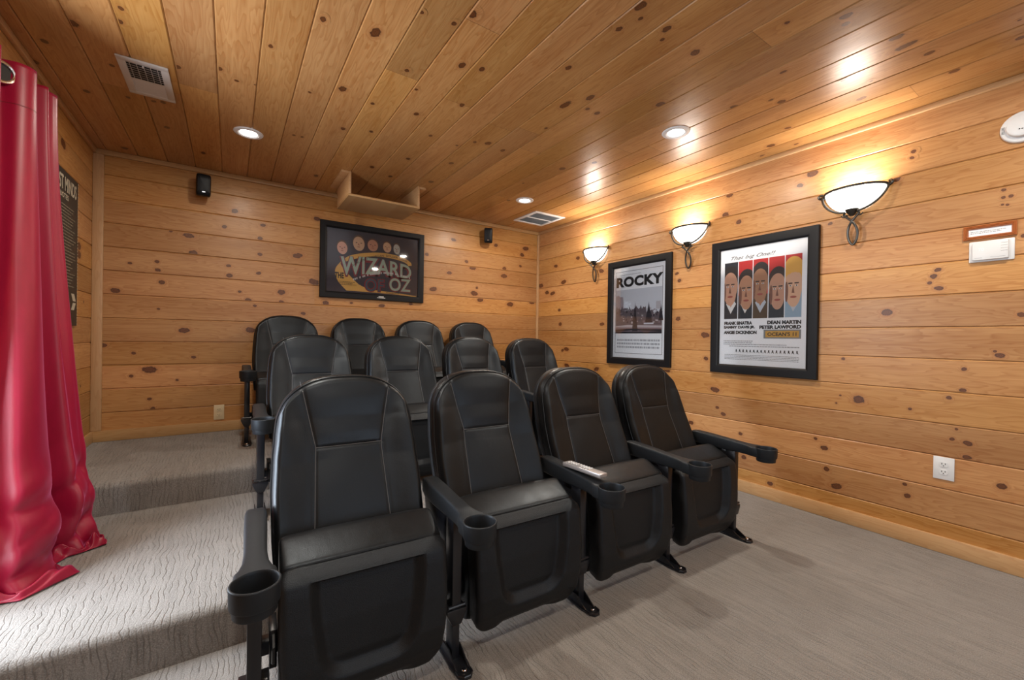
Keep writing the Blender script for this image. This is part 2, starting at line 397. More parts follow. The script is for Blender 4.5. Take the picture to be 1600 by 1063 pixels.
PITCHW, OFFW = 0.1717, 0.509
PITCHC, OFFC = 0.1705, -0.749
MAT['wood_right'] = wood('pine_boards_right', 1, 2, OFFW, PITCHW, 1.3, seglen=90.0)
MAT['wood_back'] = wood('pine_boards_back', 0, 2, OFFW, PITCHW, 2.7, seglen=90.0)
MAT['wood_left'] = wood('pine_boards_left', 1, 2, OFFW, PITCHW, 4.1, seglen=90.0)
MAT['wood_front'] = wood('pine_boards_front', 0, 2, OFFW, PITCHW, 9.1, seglen=3.0)
MAT['wood_ceiling'] = wood('pine_boards_ceiling', 1, 0, OFFC, PITCHC, 5.9, seglen=3.6, tone=0.97, rough=0.34, coat=0.2)
MAT['trim_x'] = wood('pine_trim_along_x', 0, 2, -9.0, 30.0, 6.3, tone=1.06, seglen=90.0, light=(0.68, 0.44, 0.23), dark=(0.52, 0.28, 0.12))
MAT['trim_y'] = wood('pine_trim_along_y', 1, 2, -9.0, 30.0, 7.2, tone=1.06, seglen=90.0, light=(0.68, 0.44, 0.23), dark=(0.52, 0.28, 0.12))
MAT['trim_z'] = wood('pine_trim_upright', 2, 0, -9.0, 30.0, 8.8, tone=1.06, seglen=90.0, light=(0.68, 0.44, 0.23), dark=(0.52, 0.28, 0.12))

def parse(s): return [tuple(float(q) for q in t.split(',')) for t in s.split()]

def board_sheet(mb, place, a0, a1, c0, c1, off, pitch, knots=(), back=0.08, dep=0.007, hw=0.0062):
    """boards with V joints; place(a, c, d) -> point, d = height of the board face above the groove side"""
    prof = [(c0, 0.0)]
    k = math.ceil((c0-off)/pitch-1e-6)
    while off+k*pitch < c1-0.004:
        j = off+k*pitch
        if j > c0+0.006:
            prof += [(j-hw, 0.0), (j-0.0016, -dep*0.55), (j-0.0015, -dep), (j+0.0006, -dep), (j+0.0007, -dep*0.55), (j+hw*0.7, 0.0)]
        k += 1
    prof.append((c1, 0.0))
    vs = []
    for c, d in prof: vs += [place(a0, c, d), place(a1, c, d)]
    mb.add(vs, [(2*i, 2*i+2, 2*i+3, 2*i+1) for i in range(len(prof)-1)])
    A = [place(a, c, -0.006) for a, c in ((a0, c0), (a1, c0), (a1, c1), (a0, c1))]
    B = [place(a, c, -back) for a, c in ((a0, c0), (a1, c0), (a1, c1), (a0, c1))]
    mb.add(A+B, [(4, 5, 6, 7), (0, 1, 5, 4), (1, 2, 6, 5), (2, 3, 7, 6), (3, 0, 4, 7)])
    rng = random.Random(len(knots)*7+3)
    knots = sorted(knots, key=lambda q: -q[2]); KS = []
    for (a, c, rr) in knots:
        if not (a0 < a < a1 and c0 < c < c1): continue
        kk = math.floor((c-off)/pitch); lo, hi = off+kk*pitch+hw, off+(kk+1)*pitch-hw
        c = min(max(c, lo+0.003), hi-0.003)
        R = rr*2.5; el = rng.uniform(0.62, 0.9) if rr < 0.03 else rng.uniform(0.45, 0.62)
        if rr < 0.011: el = 0.9
        KS.append((a, c, R, el, rng.uniform(-0.25, 0.25), lo, hi))
    def near(a, c, lo):
        m = 0.0
        for (ka, kc, R, el, tl, l2, h2) in KS:
            if abs(l2-lo) > 1e-4: continue
            x, y = a-ka, c-kc; x, y = x*cos(tl)+y*sin(tl), y*cos(tl)-x*sin(tl)
            m = max(m, 1-math.hypot(x/R, y/(R*el)))
        return m
    for ki, (a, c, R, el, tilt, lo, hi) in enumerate(KS):
        N = 24; rings = (0.12, 0.22, 0.32, 0.42, 0.55, 0.7, 0.85, 1.0); dz = 0.0003+ki*0.000012
        vs = [place(a, c, dz)]; kr = [1.0]
        for q in rings:
            for i in range(N):
                t = 2*pi*i/N
                da = R*q*cos(t); dc = R*q*el*sin(t)
                da, dc = da*cos(tilt)-dc*sin(tilt), dc*cos(tilt)+da*sin(tilt)
                cc = min(max(c+dc, lo), hi)
                vs.append(place(a+da, cc, dz)); kr.append(near(a+da, c+dc, lo))
        fs = [(0, 1+i, 1+(i+1) % N) for i in range(N)]
        for m in range(len(rings)-1):
            for i in range(N):
                i2 = (i+1) % N
                fs.append((1+m*N+i, 1+(m+1)*N+i, 1+(m+1)*N+i2, 1+m*N+i2))
        b = mb.add(vs, fs)
        for i, q in enumerate(kr): mb.kr[b+i] = q

def randknots(seed, n, a0, a1, c0, c1, avoid=()):
    g = random.Random(seed); o = []
    for _ in range(n):
        a, c = g.uniform(a0, a1), g.uniform(c0, c1)
        o.append((a, c, g.choice((0.006, 0.008, 0.01, 0.014, 0.02))))
    return o

mb = MB(); board_sheet(mb, lambda a, c, d: (W-d, a, c), FRONT, D, 0.0, H, OFFW, PITCHW,
                       parse(KNOTS_RIGHT)+randknots(3, 20, FRONT, 0.3, 0.1, 2.3))
struct(mb.build('wall_right', MAT['wood_right']))
mb = MB(); board_sheet(mb, lambda a, c, d: (a, D-d, c), L-0.08, W+0.08, 0.0, H, OFFW+0.008, PITCHW,
                       parse(KNOTS_BACK))
struct(mb.build('wall_back', MAT['wood_back']))
mb = MB(); pl = lambda a, c, d: (L+d, a, c)
board_sheet(mb, pl, DOOR[1], D, 0.0, H, OFFW, PITCHW, parse(KNOTS_LEFT)+[(3.95, 1.30, 0.012), (3.9, 0.74, 0.012), (3.88, 0.52, 0.014), (3.2, 1.9, 0.014)])
board_sheet(mb, pl, FRONT, DOOR[0], 0.0, H, OFFW, PITCHW)
board_sheet(mb, pl, DOOR[0], DOOR[1], DOOR[2], H, OFFW, PITCHW)
struct(mb.build('wall_left', MAT['wood_left']))
mb = MB(); pf = lambda a, c, d: (a, FRONT+d, c)
board_sheet(mb, pf, L-0.08, 0.0, 0.0, H, OFFW, PITCHW)
board_sheet(mb, pf, 2.4, W+0.08, 0.0, H, OFFW, PITCHW)
board_sheet(mb, pf, 0.0, 2.4, 0.0, 0.7, OFFW, PITCHW)
board_sheet(mb, pf, 0.0, 2.4, 2.0, H, OFFW, PITCHW)
struct(mb.build('wall_front', MAT['wood_front']))
mb = MB(); board_sheet(mb, lambda a, c, d: (c, a, H-d), FRONT-0.08, D+0.08, L-0.08, W+0.08, OFFC, PITCHC,
                       parse(KNOTS_CEIL)+randknots(21, 10, 0.2, 4.1, 1.2, 3.1)+randknots(22, 4, 0.2, 4.1, -0.8, 1.2))
struct(mb.build('ceiling', MAT['wood_ceiling']))

# unseen window frame, added in the front wall to admit the rear fill
mb = MB()
for a, b in (((-0.06, 0, 0.64), (0.0, 0.02, 2.06)), ((2.4, 0, 0.64), (2.46, 0.02, 2.06)), ((0, 0, 0.64), (2.4, 0.02, 0.70)), ((0, 0, 2.0), (2.4, 0.02, 2.06)), ((1.17, -0.05, 0.7), (1.23, -0.01, 2.0))):
    mb.box((a[0], FRONT+a[1]+0.0006, a[2]), (b[0], FRONT+b[1], b[2]))
struct(mb.build('added_window_1', MAT['trim_x']))

# carpeted floor in three tiers, rounded nosings
def tier_profile():
    p = [(FRONT, 0.0), (Y1-0.004, 0.0)]
    def nose(y, z, rr=0.028):
        o = [(y, z-rr-0.02)]
        for i in range(7):
            t = pi*i/12; o.append((y+rr-rr*cos(t), z-rr+rr*sin(t)))
        return o
    p += nose(Y1, T1); p += [(Y2-0.004, T1)]; p += nose(Y2, T2); p += [(D+0.05, T2)]
    return p
pr = tier_profile(); mb = MB()
x0, x1 = L-0.6, W+0.05
vs = []
for y, z in pr: vs += [(x0, y, z), (x1, y, z)]
mb.add(vs, [(2*i, 2*i+1, 2*i+3, 2*i+2) for i in range(len(pr)-1)])
mb.box((x0, FRONT, -0.1), (x1, D+0.05, -0.005))
o = struct(mb.build('floor', MAT['carpet'], smooth=True, angle=50))

# baseboards, crown strips, corner strips
def strip(name, a, b, mat, bev=0.003):
    mb = MB(); mb.bbox(a, b, bev); return struct(mb.build(name, MAT[mat], smooth=True))
BH = 0.080
strip('baseboard_right', (W-0.018, FRONT, 0.0005), (W-0.0006, Y1+0.02, 0.086), 'trim_y')
strip('baseboard_right', (W-0.018, Y1+0.03, T1+0.0005), (W-0.0006, Y2+0.02, T1+0.086), 'trim_y')
strip('baseboard_right', (W-0.018, Y2+0.03, T2+0.0005), (W-0.0006, D-0.019, T2+0.08), 'trim_y')
strip('baseboard_back', (L+0.0006, D-0.018, T2+0.0005), (W-0.0006, D-0.0006, T2+0.08), 'trim_x')
strip('baseboard_left', (L+0.0006, Y2+0.03, T2+0.0005), (L+0.016, D-0.0185, T2+0.08), 'trim_y')
strip('baseboard_left', (L+0.0006, DOOR[1]+0.08, T1+0.0005), (L+0.016, Y2, T1+0.08), 'trim_y')
strip('trim_1', (L+0.0006, D-0.019, H-0.036), (W-0.0006, D-0.0006, H-0.0006), 'trim_x')
strip('trim_2', (W-0.020, FRONT+0.02, H-0.030), (W-0.0006, D-0.0195, H-0.0006), 'trim_y')
strip('trim_3', (L+0.0006, FRONT+0.02, H-0.034), (L+0.020, D-0.0195, H-0.0006), 'trim_y')
strip('trim_4', (L+0.0006, D-0.019, T2+0.081), (L+0.058, D-0.0006, H-0.037), 'trim_z')
strip('trim_5', (W-0.030, D-0.019, T2+0.081), (W-0.0006, D-0.0006, H-0.037), 'trim_z')
# casing of the curtained opening
mb = MB()
mb.bbox((L+0.0006, DOOR[0]-0.07, T1 if False else 0.0005), (L+0.016, DOOR[0], DOOR[2]+0.07), 0.003)
mb.bbox((L+0.0006, DOOR[1], T1+0.0005), (L+0.016, DOOR[1]+0.07, DOOR[2]+0.07), 0.003)
mb.bbox((L+0.0006, DOOR[0]+0.001, DOOR[2]), (L+0.016, DOOR[1]-0.001, DOOR[2]+0.07), 0.003)
struct(mb.build('door_1', MAT['trim_z'], smooth=True))
# ---------------------------------------------------------------- theatre chairs
# local frame: x across, -y forward, origin on the floor under the top of the backrest's front face
def sm(t): t = min(1.0, max(0.0, t)); return t*t*(3-2*t)
ZB, ZT = 0.36, 0.945
def yface(z):
    t = max(0.0, 0.945-z); k = 0.24*t+0.11*max(0.0, t-0.14)+0.11*max(0.0, t-0.28)
    return -k*0.216/(0.24*0.585+0.11*0.445+0.11*0.305)
def hside(z):
    pts = [(0.30, 0.232), (0.45, 0.243), (0.58, 0.246), (0.68, 0.242), (0.76, 0.235), (0.84, 0.225), (0.95, 0.214)]
    for (a, p), (b, q) in zip(pts, pts[1:]):
        if z <= b: return p+(q-p)*sm((z-a)/(b-a))*0.5+(q-p)*min(1, max(0, (z-a)/(b-a)))*0.5
    return pts[-1][1]
def ztop(u): return 0.800+0.145*(max(0.0, 1-abs(u)**2.7))**(1/1.95)
def seamx(z):
    if z >= 0.706: return 0.112+(z-0.706)*0.20
    return 0.112+(0.706-z)*0.045
def back_grid(N=46, MM=52):
    us = [sin(pi/2*(-1+2*i/N)) for i in range(N+1)]
    vs_ = [j/MM for j in range(MM+1)]
    return us, vs_
def back_pt(uu, v, shrink=1.0):
    zt = ztop(uu); z = ZB+(zt-ZB)*v
    return uu*hside(z)*shrink, z, zt
def relief(x, z, zt, uu, v):
    """how far the leather stands out in front of the reference face"""
    hs = hside(z); ax = abs(x)
    e = min(hs-ax, (zt-z)*0.9)
    R = 0.017; s_ = min(1, max(0, e/R)); roll = (1-(1-s_)**2)**0.5*0.018
    sx = seamx(z)
    hw_ = max(0.02, hs-sx)
    d = roll
    if ax > sx:                       # side bolster
        q = (ax-sx)/hw_
        d += 0.024*sm(q*1.05)*sm((0.93-z)/0.16)*sm((hs-ax)/0.03+0.35)
    else:
        q = ax/sx
        if z > 0.706:
            d += 0.006*sm((z-0.706)/0.05)*(1-q**4)*sm((0.93-z)/0.08+0.15)
        else:
            d += -0.001+0.004*(1-q**2)*sm((0.706-z)/0.05)
    g = abs(ax-sx)                    # sewn grooves
    if z < 0.93: d -= 0.0030*math.exp(-(g/0.0035)**2)
    if ax < sx: d -= 0.0035*math.exp(-((z-0.706)/0.0035)**2)
    return d

def asin01(q): return 2/pi*math.asin(max(-1, min(1, q)))
def make_backrest(parent):
    N, MM = 80, 100
    us = [sin(pi/2*(-1+2*i/N)) for i in range(N+1)]
    mb = MB(); vs = []
    for j in range(MM+1):
        for uu in us:
            v = j/MM; zs_ = 0.706; us_ = uu
            t0_ = asin01(uu)                     # -1..1, even column index
            for _ in range(3):
                zt = ztop(us_)
                z = ZB+(zs_-ZB)*(v/0.58) if v <= 0.58 else zs_+(zt-zs_)*(1-max(0.0, 1-(v-0.58)/0.42)**1.25)
                fr_ = seamx(z)/hside(z); q = abs(t0_)
                m_ = fr_*q/0.5 if q <= 0.5 else fr_+(1-fr_)*sin(pi/2*(q-0.5)/0.5)
                us_ = math.copysign(m_, t0_)
            x = us_*hside(z)
            vs.append((x, yface(z)-relief(x, z, zt, us_, v), z))
    n = N+1
    fs = [(j*n+i, j*n+i+1, (j+1)*n+i+1, (j+1)*n+i) for j in range(MM) for i in range(N)]
    mb.add(vs, fs)
    # outline loop: left side up, arch, right side down
    loop = [(-1.0, j/30) for j in range(30)] + [(uu, 1.0) for uu in us] + [(1.0, 1-j/30) for j in range(1, 31)]
    def ring(shr, dy, up=0.0):
        o = []
        for uu, v in loop:
            x, z, zt = back_pt(uu, v); k = 1.0-shr
            zz = ZB+(z-ZB)*(1-shr*0.4)+up
            o.append((x*k, yface(z)+dy, zz))
        return o
    rings = [ring(0, 0.0), ring(-0.012, 0.010, 0.002), ring(-0.016, 0.026, 0.002), ring(-0.008, 0.044, 0.001), ring(0.012, 0.052, 0.0)]
    V = [p for rg in rings for p in rg]; m = len(loop)
    F = [(a*m+i, (a+1)*m+i, (a+1)*m+i+1, a*m+i+1) for a in range(len(rings)-1) for i in range(m-1)]
    mb.add(V, F)
    mb.add(rings[-1], [tuple(range(m))])
    bk = mb.build('backrest', MAT['leather'], parent, smooth=True, angle=60)
    # sewn seams
    sm_ = MB()
    def front(x, z, off=0.0016):
        hs = hside(z); uu = max(-1, min(1, x/hs)); zt = ztop(uu)
        return (x, yface(z)-relief(x, z, zt, uu, 0)-off, z)
    for sg in (-1, 1):
        pts = []
        for k in range(34):
            z = 0.37+(0.932-0.37)*k/33
            pts.append(front(sg*seamx(z), z))
        sm_.tube(pts, 0.0013, 5)
    pts = [front(-seamx(0.706)+2*seamx(0.706)*k/14, 0.706) for k in range(15)]
    sm_.tube(pts, 0.0013, 5)
    sm_.build('stitching', MAT['stitch'], bk, smooth=True)
    # welt along the outline
    wl = MB()
    pts = []
    for uu, v in loop:
        x, z, zt = back_pt(uu, v); pts.append((x*1.004, yface(z)-0.004, z+0.001))
    wl.tube(pts, 0.0032, 6)
    wl.build('welt', MAT['leather'], bk, smooth=True)
    # plastic rear shell
    sh = MB()
    rings = [ring(0.004, 0.050), ring(-0.004, 0.058, 0.001), ring(-0.002, 0.074, 0.0), ring(0.03, 0.088, -0.002), ring(0.12, 0.094, -0.006)]
    V = [p for rg in rings for p in rg]
    sh.add(V, [(a*m+i, (a+1)*m+i, (a+1)*m+i+1, a*m+i+1) for a in range(len(rings)-1) for i in range(m-1)])
    sh.add(rings[-1], [tuple(range(m))]); sh.add(rings[0], [tuple(range(m))])
    sh.build('back_shell', MAT['plastic'], parent, smooth=True, angle=50)

# tipped-up seat: shell facing forward, leather roll above it
SH = -0.445          # y of the shell's upper front edge
def shell_y(z):      # profile of the shell face
    pts = [(0.03, -0.385), (0.07, -0.425), (0.13, -0.452), (0.20, -0.465), (0.30, -0.462), (0.40, -0.452), (0.428, -0.446), (0.440, -0.436), (0.462, -0.408)]
    for (a, p), (b, q) in zip(pts, pts[1:]):
        if z <= b: return p+(q-p)*(z-a)/(b-a)
    return pts[-1][1]
def make_seat(parent):
    mb = MB(); NX, NZ = 72, 78
    zb, zt = 0.045, 0.462; hw = 0.236
    def outline(z):
        # half width with rounded corners; bottom corners large
        w = hw-0.012*sm((0.30-z)/0.25)
        rb = 0.085
        if z < zb+rb:
            t = (zb+rb-z)/rb; w -= rb*(1-math.sqrt(max(0, 1-t*t)))
        rt = 0.035
        if z > zt-rt:
            t = (z-(zt-rt))/rt; w -= rt*(1-math.sqrt(max(0, 1-t*t)))
        return w
    vs = []
    def recess(x, z):
        # U shaped sunken panel, open upward to the lip
        ax = abs(x); half = 0.164-0.032*sm((0.40-z)/0.30)
        rc = 0.075; z0 = 0.145
        dx = half-ax; dz = z-z0
        if dx < rc and dz < rc: d = rc-math.hypot(rc-dx, rc-dz)
        else: d = min(dx, dz)
        d = min(d, (0.428-z)*2.0)
        return 0.030*min(1.0, max(0.0, d/0.030))
    for j in range(NZ+1):
        z = zb+(zt-zb)*(0.5-0.5*cos(pi*j/NZ)*1.0 if False else j/NZ)
        w = outline(z)
        for i in range(NX+1):
            q = -1+2*i/NX; q = sin(pi/2*q)*0.35+q*0.65
            x = q*w
            e = w-abs(x); s_ = min(1, e/0.022)
            edge = 0.020*(1-(1-(1-s_)**2)**0.5)
            eb = (z-zb); s2 = min(1, eb/0.03); edge += 0.012*(1-(1-(1-s2)**2)**0.5)
            y = shell_y(z)+edge+recess(x, z)
            if z > 0.10: y -= 0.0
            # shallow arch along the lower middle edge
            y += 0.016*sm((0.098-z)/0.03)*sm((0.15-abs(x))/0.06)
            vs.append((x, y, z))
    n = NX+1
    fs = [(j*n+i, j*n+i+1, (j+1)*n+i+1, (j+1)*n+i) for j in range(NZ) for i in range(NX)]
    mb.add(vs, fs)
    # side walls running back
    loop = [j*n for j in range(NZ, -1, -1)]+[i for i in range(1, NX+1)]+[j*n+NX for j in range(1, NZ+1)]
    front = [vs[k] for k in loop]
    back = [(p[0]*0.985, p[1]+0.055-0.02*sm((0.15-p[2])/0.1), p[2]+(0.006 if p[2] < 0.1 else 0)) for p in front]
    m = len(loop); mb.add(front+back, [(i, i+1, m+i+1, m+i) for i in range(m-1)])
    top = [vs[NZ*n+i] for i in range(n)]
    tb = [(p[0]*0.985, p[1]+0.04, p[2]) for p in top]
    mb.add(top+tb, [(i, i+1, n+i+1, n+i) for i in range(n-1)])
    mb.add(back, [tuple(range(m))])
    sh = mb.build('seat_shell', MAT['plastic'], parent, smooth=True, angle=45)
    # leather cushion: side profile swept across
    prof = [(-0.403, 0.455), (-0.399, 0.467), (-0.305, 0.506), (-0.285, 0.507), (-0.266, 0.494), (-0.265, 0.30), (-0.300, 0.10), (-0.345, 0.075), (-0.385, 0.10), (-0.400, 0.30)]
    mb = MB(); rows = [(-1, 0.0), (-0.985, 0.55), (-0.94, 0.88), (-0.86, 1.0), (-0.4, 1.02), (0, 1.025), (0.4, 1.02), (0.86, 1.0), (0.94, 0.88), (0.985, 0.55), (1, 0.0)]
    cy, cz = -0.335, 0.29
    # refine profile
    P = []
    for k in range(len(prof)):
        a, b = prof[k], prof[(k+1) % len(prof)]
        for t in (0, 0.5): P.append((a[0]+(b[0]-a[0])*t, a[1]+(b[1]-a[1])*t))
    V = []
    for q, g in rows:
        for (yy, zz) in P:
            dy, dz = yy-cy, zz-cz
            ins = 0.010*(1-g)
            ky = max(0.2, (abs(dy)-ins)/max(abs(dy), 1e-6)) if abs(dy) > 0.001 else 1
            kz = max(0.2, (abs(dz)-ins)/max(abs(dz), 1e-6)) if abs(dz) > 0.001 else 1
            top = 0.0
            if zz > 0.48: top = 0.003*(1-abs(q)**3)
            V.append((q*0.232, cy+dy*ky, cz+dz*kz+top))
    m = len(P)
    mb.add(V, [(a*m+i, a*m+(i+1) % m, (a+1)*m+(i+1) % m, (a+1)*m+i) for a in range(len(rows)-1) for i in range(m)]
           + [tuple(range(m)), tuple((len(rows)-1)*m+i for i in range(m))])
    c = mb.build('seat_cushion', MAT['leather'], parent, smooth=True, angle=80)
    md = c.modifiers.new('sub', 'SUBSURF'); md.levels = 1; md.render_levels = 1
    # seam between cushion and shell
    mb = MB()
    mb.tube([(x*0.232/10, -0.4065+0.004*(abs(x)/10)**6, 0.4635-0.030*(abs(x)/10)**14) for x in range(-10, 11)], 0.0024, 6)
    mb.build('welt', MAT['leather'], c, smooth=True)

ARM_X = -0.289
def make_arm(parent, ax):
    mb = MB()
    # arm: rounded bar running forward, slightly downhill, flaring into the holder
    stations = [(-0.135, 0.020, 0.545, 0.505), (-0.142, 0.027, 0.551, 0.492), (-0.17, 0.030, 0.554, 0.484), (-0.25, 0.030, 0.551, 0.480),
                (-0.34, 0.028, 0.546, 0.480), (-0.42, 0.027, 0.541, 0.482), (-0.47, 0.030, 0.538, 0.483), (-0.500, 0.038, 0.5368, 0.483), (-0.512, 0.0455, 0.5365, 0.483), (-0.53, 0.0475, 0.536, 0.483)]
    V = []; K = 20
    for y, w, zt, zb in stations:
        zc, hh = (zt+zb)/2, (zt-zb)/2
        for k in range(K):
            a = 2*pi*k/K; c_, s_ = cos(a), sin(a)
            p = 0.32
            xo = w*math.copysign(abs(c_)**p, c_)
            yy = y if y > -0.525 else -0.572+math.sqrt(0.0515**2-xo*xo)
            V.append((ax+xo, yy, zc+hh*math.copysign(abs(s_)**p, s_)))
    mb.add(V, [(a*K+k, a*K+(k+1) % K, (a+1)*K+(k+1) % K, (a+1)*K+k) for a in range(len(stations)-1) for k in range(K)]
           + [tuple(range(K))[::-1]])
    arm = mb.build('armrest', MAT['arm'], parent, smooth=True, angle=50)
    cb = MB()
    cy = -0.572
    prof = [(0.0, 0.466), (0.044, 0.466), (0.0455, 0.468), (0.0465, 0.486), (0.0495, 0.4865), (0.0515, 0.490), (0.0530, 0.532), (0.0530, 0.5345), (0.0515, 0.5365),
            (0.0490, 0.5365), (0.0480, 0.535), (0.0470, 0.530), (0.0430, 0.472), (0.0, 0.471)]
    cb.lathe(prof, (ax, cy, 0), n=44)
    cb.build('cup_holder', MAT['arm'], arm, smooth=True, angle=35)
    return arm

def make_standard(parent, ax, single=False):
    """upright carrying the armrest, with its foot on the floor"""
    mb = MB(); y0 = -0.385
    mb.bbox((ax-0.017, y0-0.03, 0.175), (ax+0.017, y0+0.03, 0.484), 0.003)
    post = mb.build('post', MAT['metal'], parent, smooth=True)
    mb = MB()
    mb.prism([(ax-0.036, 0.178), (ax+0.036, 0.178), (ax+0.036, 0.166), (ax+0.016, 0.125), (ax-0.016, 0.125), (ax-0.036, 0.166)], 1, y0-0.034, y0+0.034, 0.002)
    mb.tube([(ax-0.030, y0-0.028, 0.187), (ax+0.030, y0-0.028, 0.187)], 0.006, 8)
    mb.build('bracket', MAT['metal'], parent, smooth=True)
    mb = MB()
    mb.bbox((ax-0.014, y0-0.026, 0.004), (ax+0.014, y0+0.026, 0.13), 0.003)
    # foot: tapered pressed foot running forward with a bolt
    mb.prism([(ax-0.030, y0+0.07), (ax+0.030, y0+0.07), (ax+0.033, y0-0.05), (ax+0.026, y0-0.105), (ax+0.012, y0-0.122), (ax-0.012, y0-0.122), (ax-0.026, y0-0.105), (ax-0.033, y0-0.05)],
             2, 0.0005, 0.007, 0.0015)
    for sx in (-0.022, 0.022):
        mb.prism([(y0-0.085, 0.006), (y0-0.02, 0.042), (y0+0.05, 0.042), (y0+0.06, 0.006)], 0, ax+sx-0.002, ax+sx+0.002)
    mb.tube([(ax-0.024, y0-0.082, 0.009), (ax-0.024, y0-0.105, 0.009), (ax-0.010, y0-0.117, 0.009), (ax+0.010, y0-0.117, 0.009), (ax+0.024, y0-0.105, 0.009), (ax+0.024, y0-0.082, 0.009)], 0.0035, 6)
    ft = mb.build('foot', MAT['metal'], parent, smooth=True)
    mb = MB(); mb.lathe([(0, 0.018), (0.007, 0.018), (0.009, 0.015), (0.009, 0.006), (0.013, 0.0055), (0.013, 0.004)], (ax, y0-0.094, 0.0), n=12)
    mb.build('bolt', MAT['chrome'], ft, smooth=True)
    # side plate between post and back
    mb = MB()
    mb.prism([(y0+0.028, 0.20), (y0+0.028, 0.478), (-0.145, 0.484), (-0.13, 0.52), (-0.115, 0.52), (-0.150, 0.34), (-0.19, 0.21), (-0.25, 0.18)], 0, ax-0.011, ax+0.011, 0.003)
    mb.build('side_plate', MAT['metal'], parent, smooth=True)
    return post

def make_crossbar(parent, x0, x1):
    mb = MB()
    mb.bbox((x0, -0.275, 0.160), (x1, -0.235, 0.200), 0.003)
    mb.bbox((x0, -0.40, 0.150), (x1*1.0, -0.385, 0.172), 0.003) if False else None
    mb.build('crossbar', MAT['metal'], parent, smooth=True)
    for s_ in (x0+0.035, x1-0.035):
        mb = MB()
        mb.tube([(s_, -0.30, 0.15), (s_, -0.335, 0.175), (s_, -0.335, 0.215), (s_, -0.30, 0.24)], 0.006, 6)
        mb.bbox((s_-0.010, -0.31, 0.14), (s_+0.010, -0.22, 0.25), 0.002)
        mb.build('hinge', MAT['metal'], parent, smooth=True)
    for s_ in (-0.20, 0.20):       # braces carrying the backrest
        mb = MB()
        mb.bbox((s_-0.012, -0.245, 0.19), (s_+0.012, -0.205, 0.40), 0.003)
        mb.build('back_bracket', MAT['metal'], parent, smooth=True)

def make_chair(last):
    root = empty('theater_chair')
    make_backrest(root); make_seat(root)
    make_arm(root, ARM_X); make_standard(root, ARM_X)
    make_crossbar(root, ARM_X+0.012, -ARM_X-0.012)
    if last:
        make_arm(root, -ARM_X); make_standard(root, -ARM_X)
    return root

PROTO = make_chair(False); END = make_chair(True)
ROWX = [(0.372, 1.690, 0.0), (0.428, 2.955, T1), (0.394, 3.985, T2)]
STEPX = (0.578, 0.578, 0.578)
ROWN = ['front', 'middle', 'back']
SEATN = ['nearest the red curtain', 'second from the red curtain', 'third from the red curtain', 'at the end by the poster wall']
EXTRA = {(0, 0): 'large in the foreground, lowest left of all', (0, 2): 'with the silver remote on its armrest',
         (0, 3): 'with an armrest on both sides'}
used = {False: False, True: False}
for ri, (xc, yb, z) in enumerate(ROWX):
    for k in range(4):
        last = (k == 3)
        src = END if last else PROTO
        if not used[last]: o = src; used[last] = True
        else: o = copy_tree(src)
        o.location = (xc+STEPX[ri]*k-(0.004 if (ri, k) == (0, 0) else 0), yb-(0.012 if (ri, k) == (0, 0) else 0), z)
        o.rotation_euler = (0, 0, math.radians((-2.6 if k == 0 else -1.7) if ri == 0 else 0))
        lab = 'black leather theater chair with tipped-up seat, %s row, %s' % (ROWN[ri], SEATN[k])
        if (ri, k) == (0, 2): lab = 'black leather theater chair holding the silver remote, front row, third from the red curtain'
        if (ri, k) == (0, 0): lab = 'black leather theater chair largest in the foreground, front row, nearest the red curtain'
        tag(o, lab, 'chair', 'black theater chairs, %s row' % ROWN[ri])
# ---------------------------------------------------------------- wall and ceiling things
def text_mesh(name, body, size, mat, parent, place, width=None, offset=0.0, align='CENTER', shear=0.0, height=None, spacing=1.0):
    """flat lettering; place(u, v) -> point on the picture plane, u right, v up"""
    cu = bpy.data.curves.new(name, 'FONT'); cu.body = body; cu.size = size; cu.offset = offset; cu.shear = shear; cu.space_character = spacing
    cu.align_x = align; cu.align_y = 'CENTER'; cu.fill_mode = 'FRONT'; cu.resolution_u = 4
    tmp = bpy.data.objects.new(name, cu); COL.objects.link(tmp)
    dg = bpy.context.evaluated_depsgraph_get()
    me = bpy.data.meshes.new_from_object(tmp.evaluated_get(dg)); bpy.data.objects.remove(tmp)
    xs = [v.co.x for v in me.vertices]; ys = [v.co.y for v in me.vertices]
    w = max(xs)-min(xs); cx = (max(xs)+min(xs))/2; cy = (max(ys)+min(ys))/2; hh = max(ys)-min(ys)
    k = (width/w) if width else 1.0
    kh = (height/hh) if height else (k if width and not height else 1.0)
    for v in me.vertices:
        q = place((v.co.x-(cx if align == 'CENTER' else min(xs)))*k, (v.co.y-cy)*kh); v.co = q
    me.materials.clear(); me.materials.append(mat)
    me.name = name
    o = bpy.data.objects.new(name, me); COL.objects.link(o); o.parent = parent
    return o

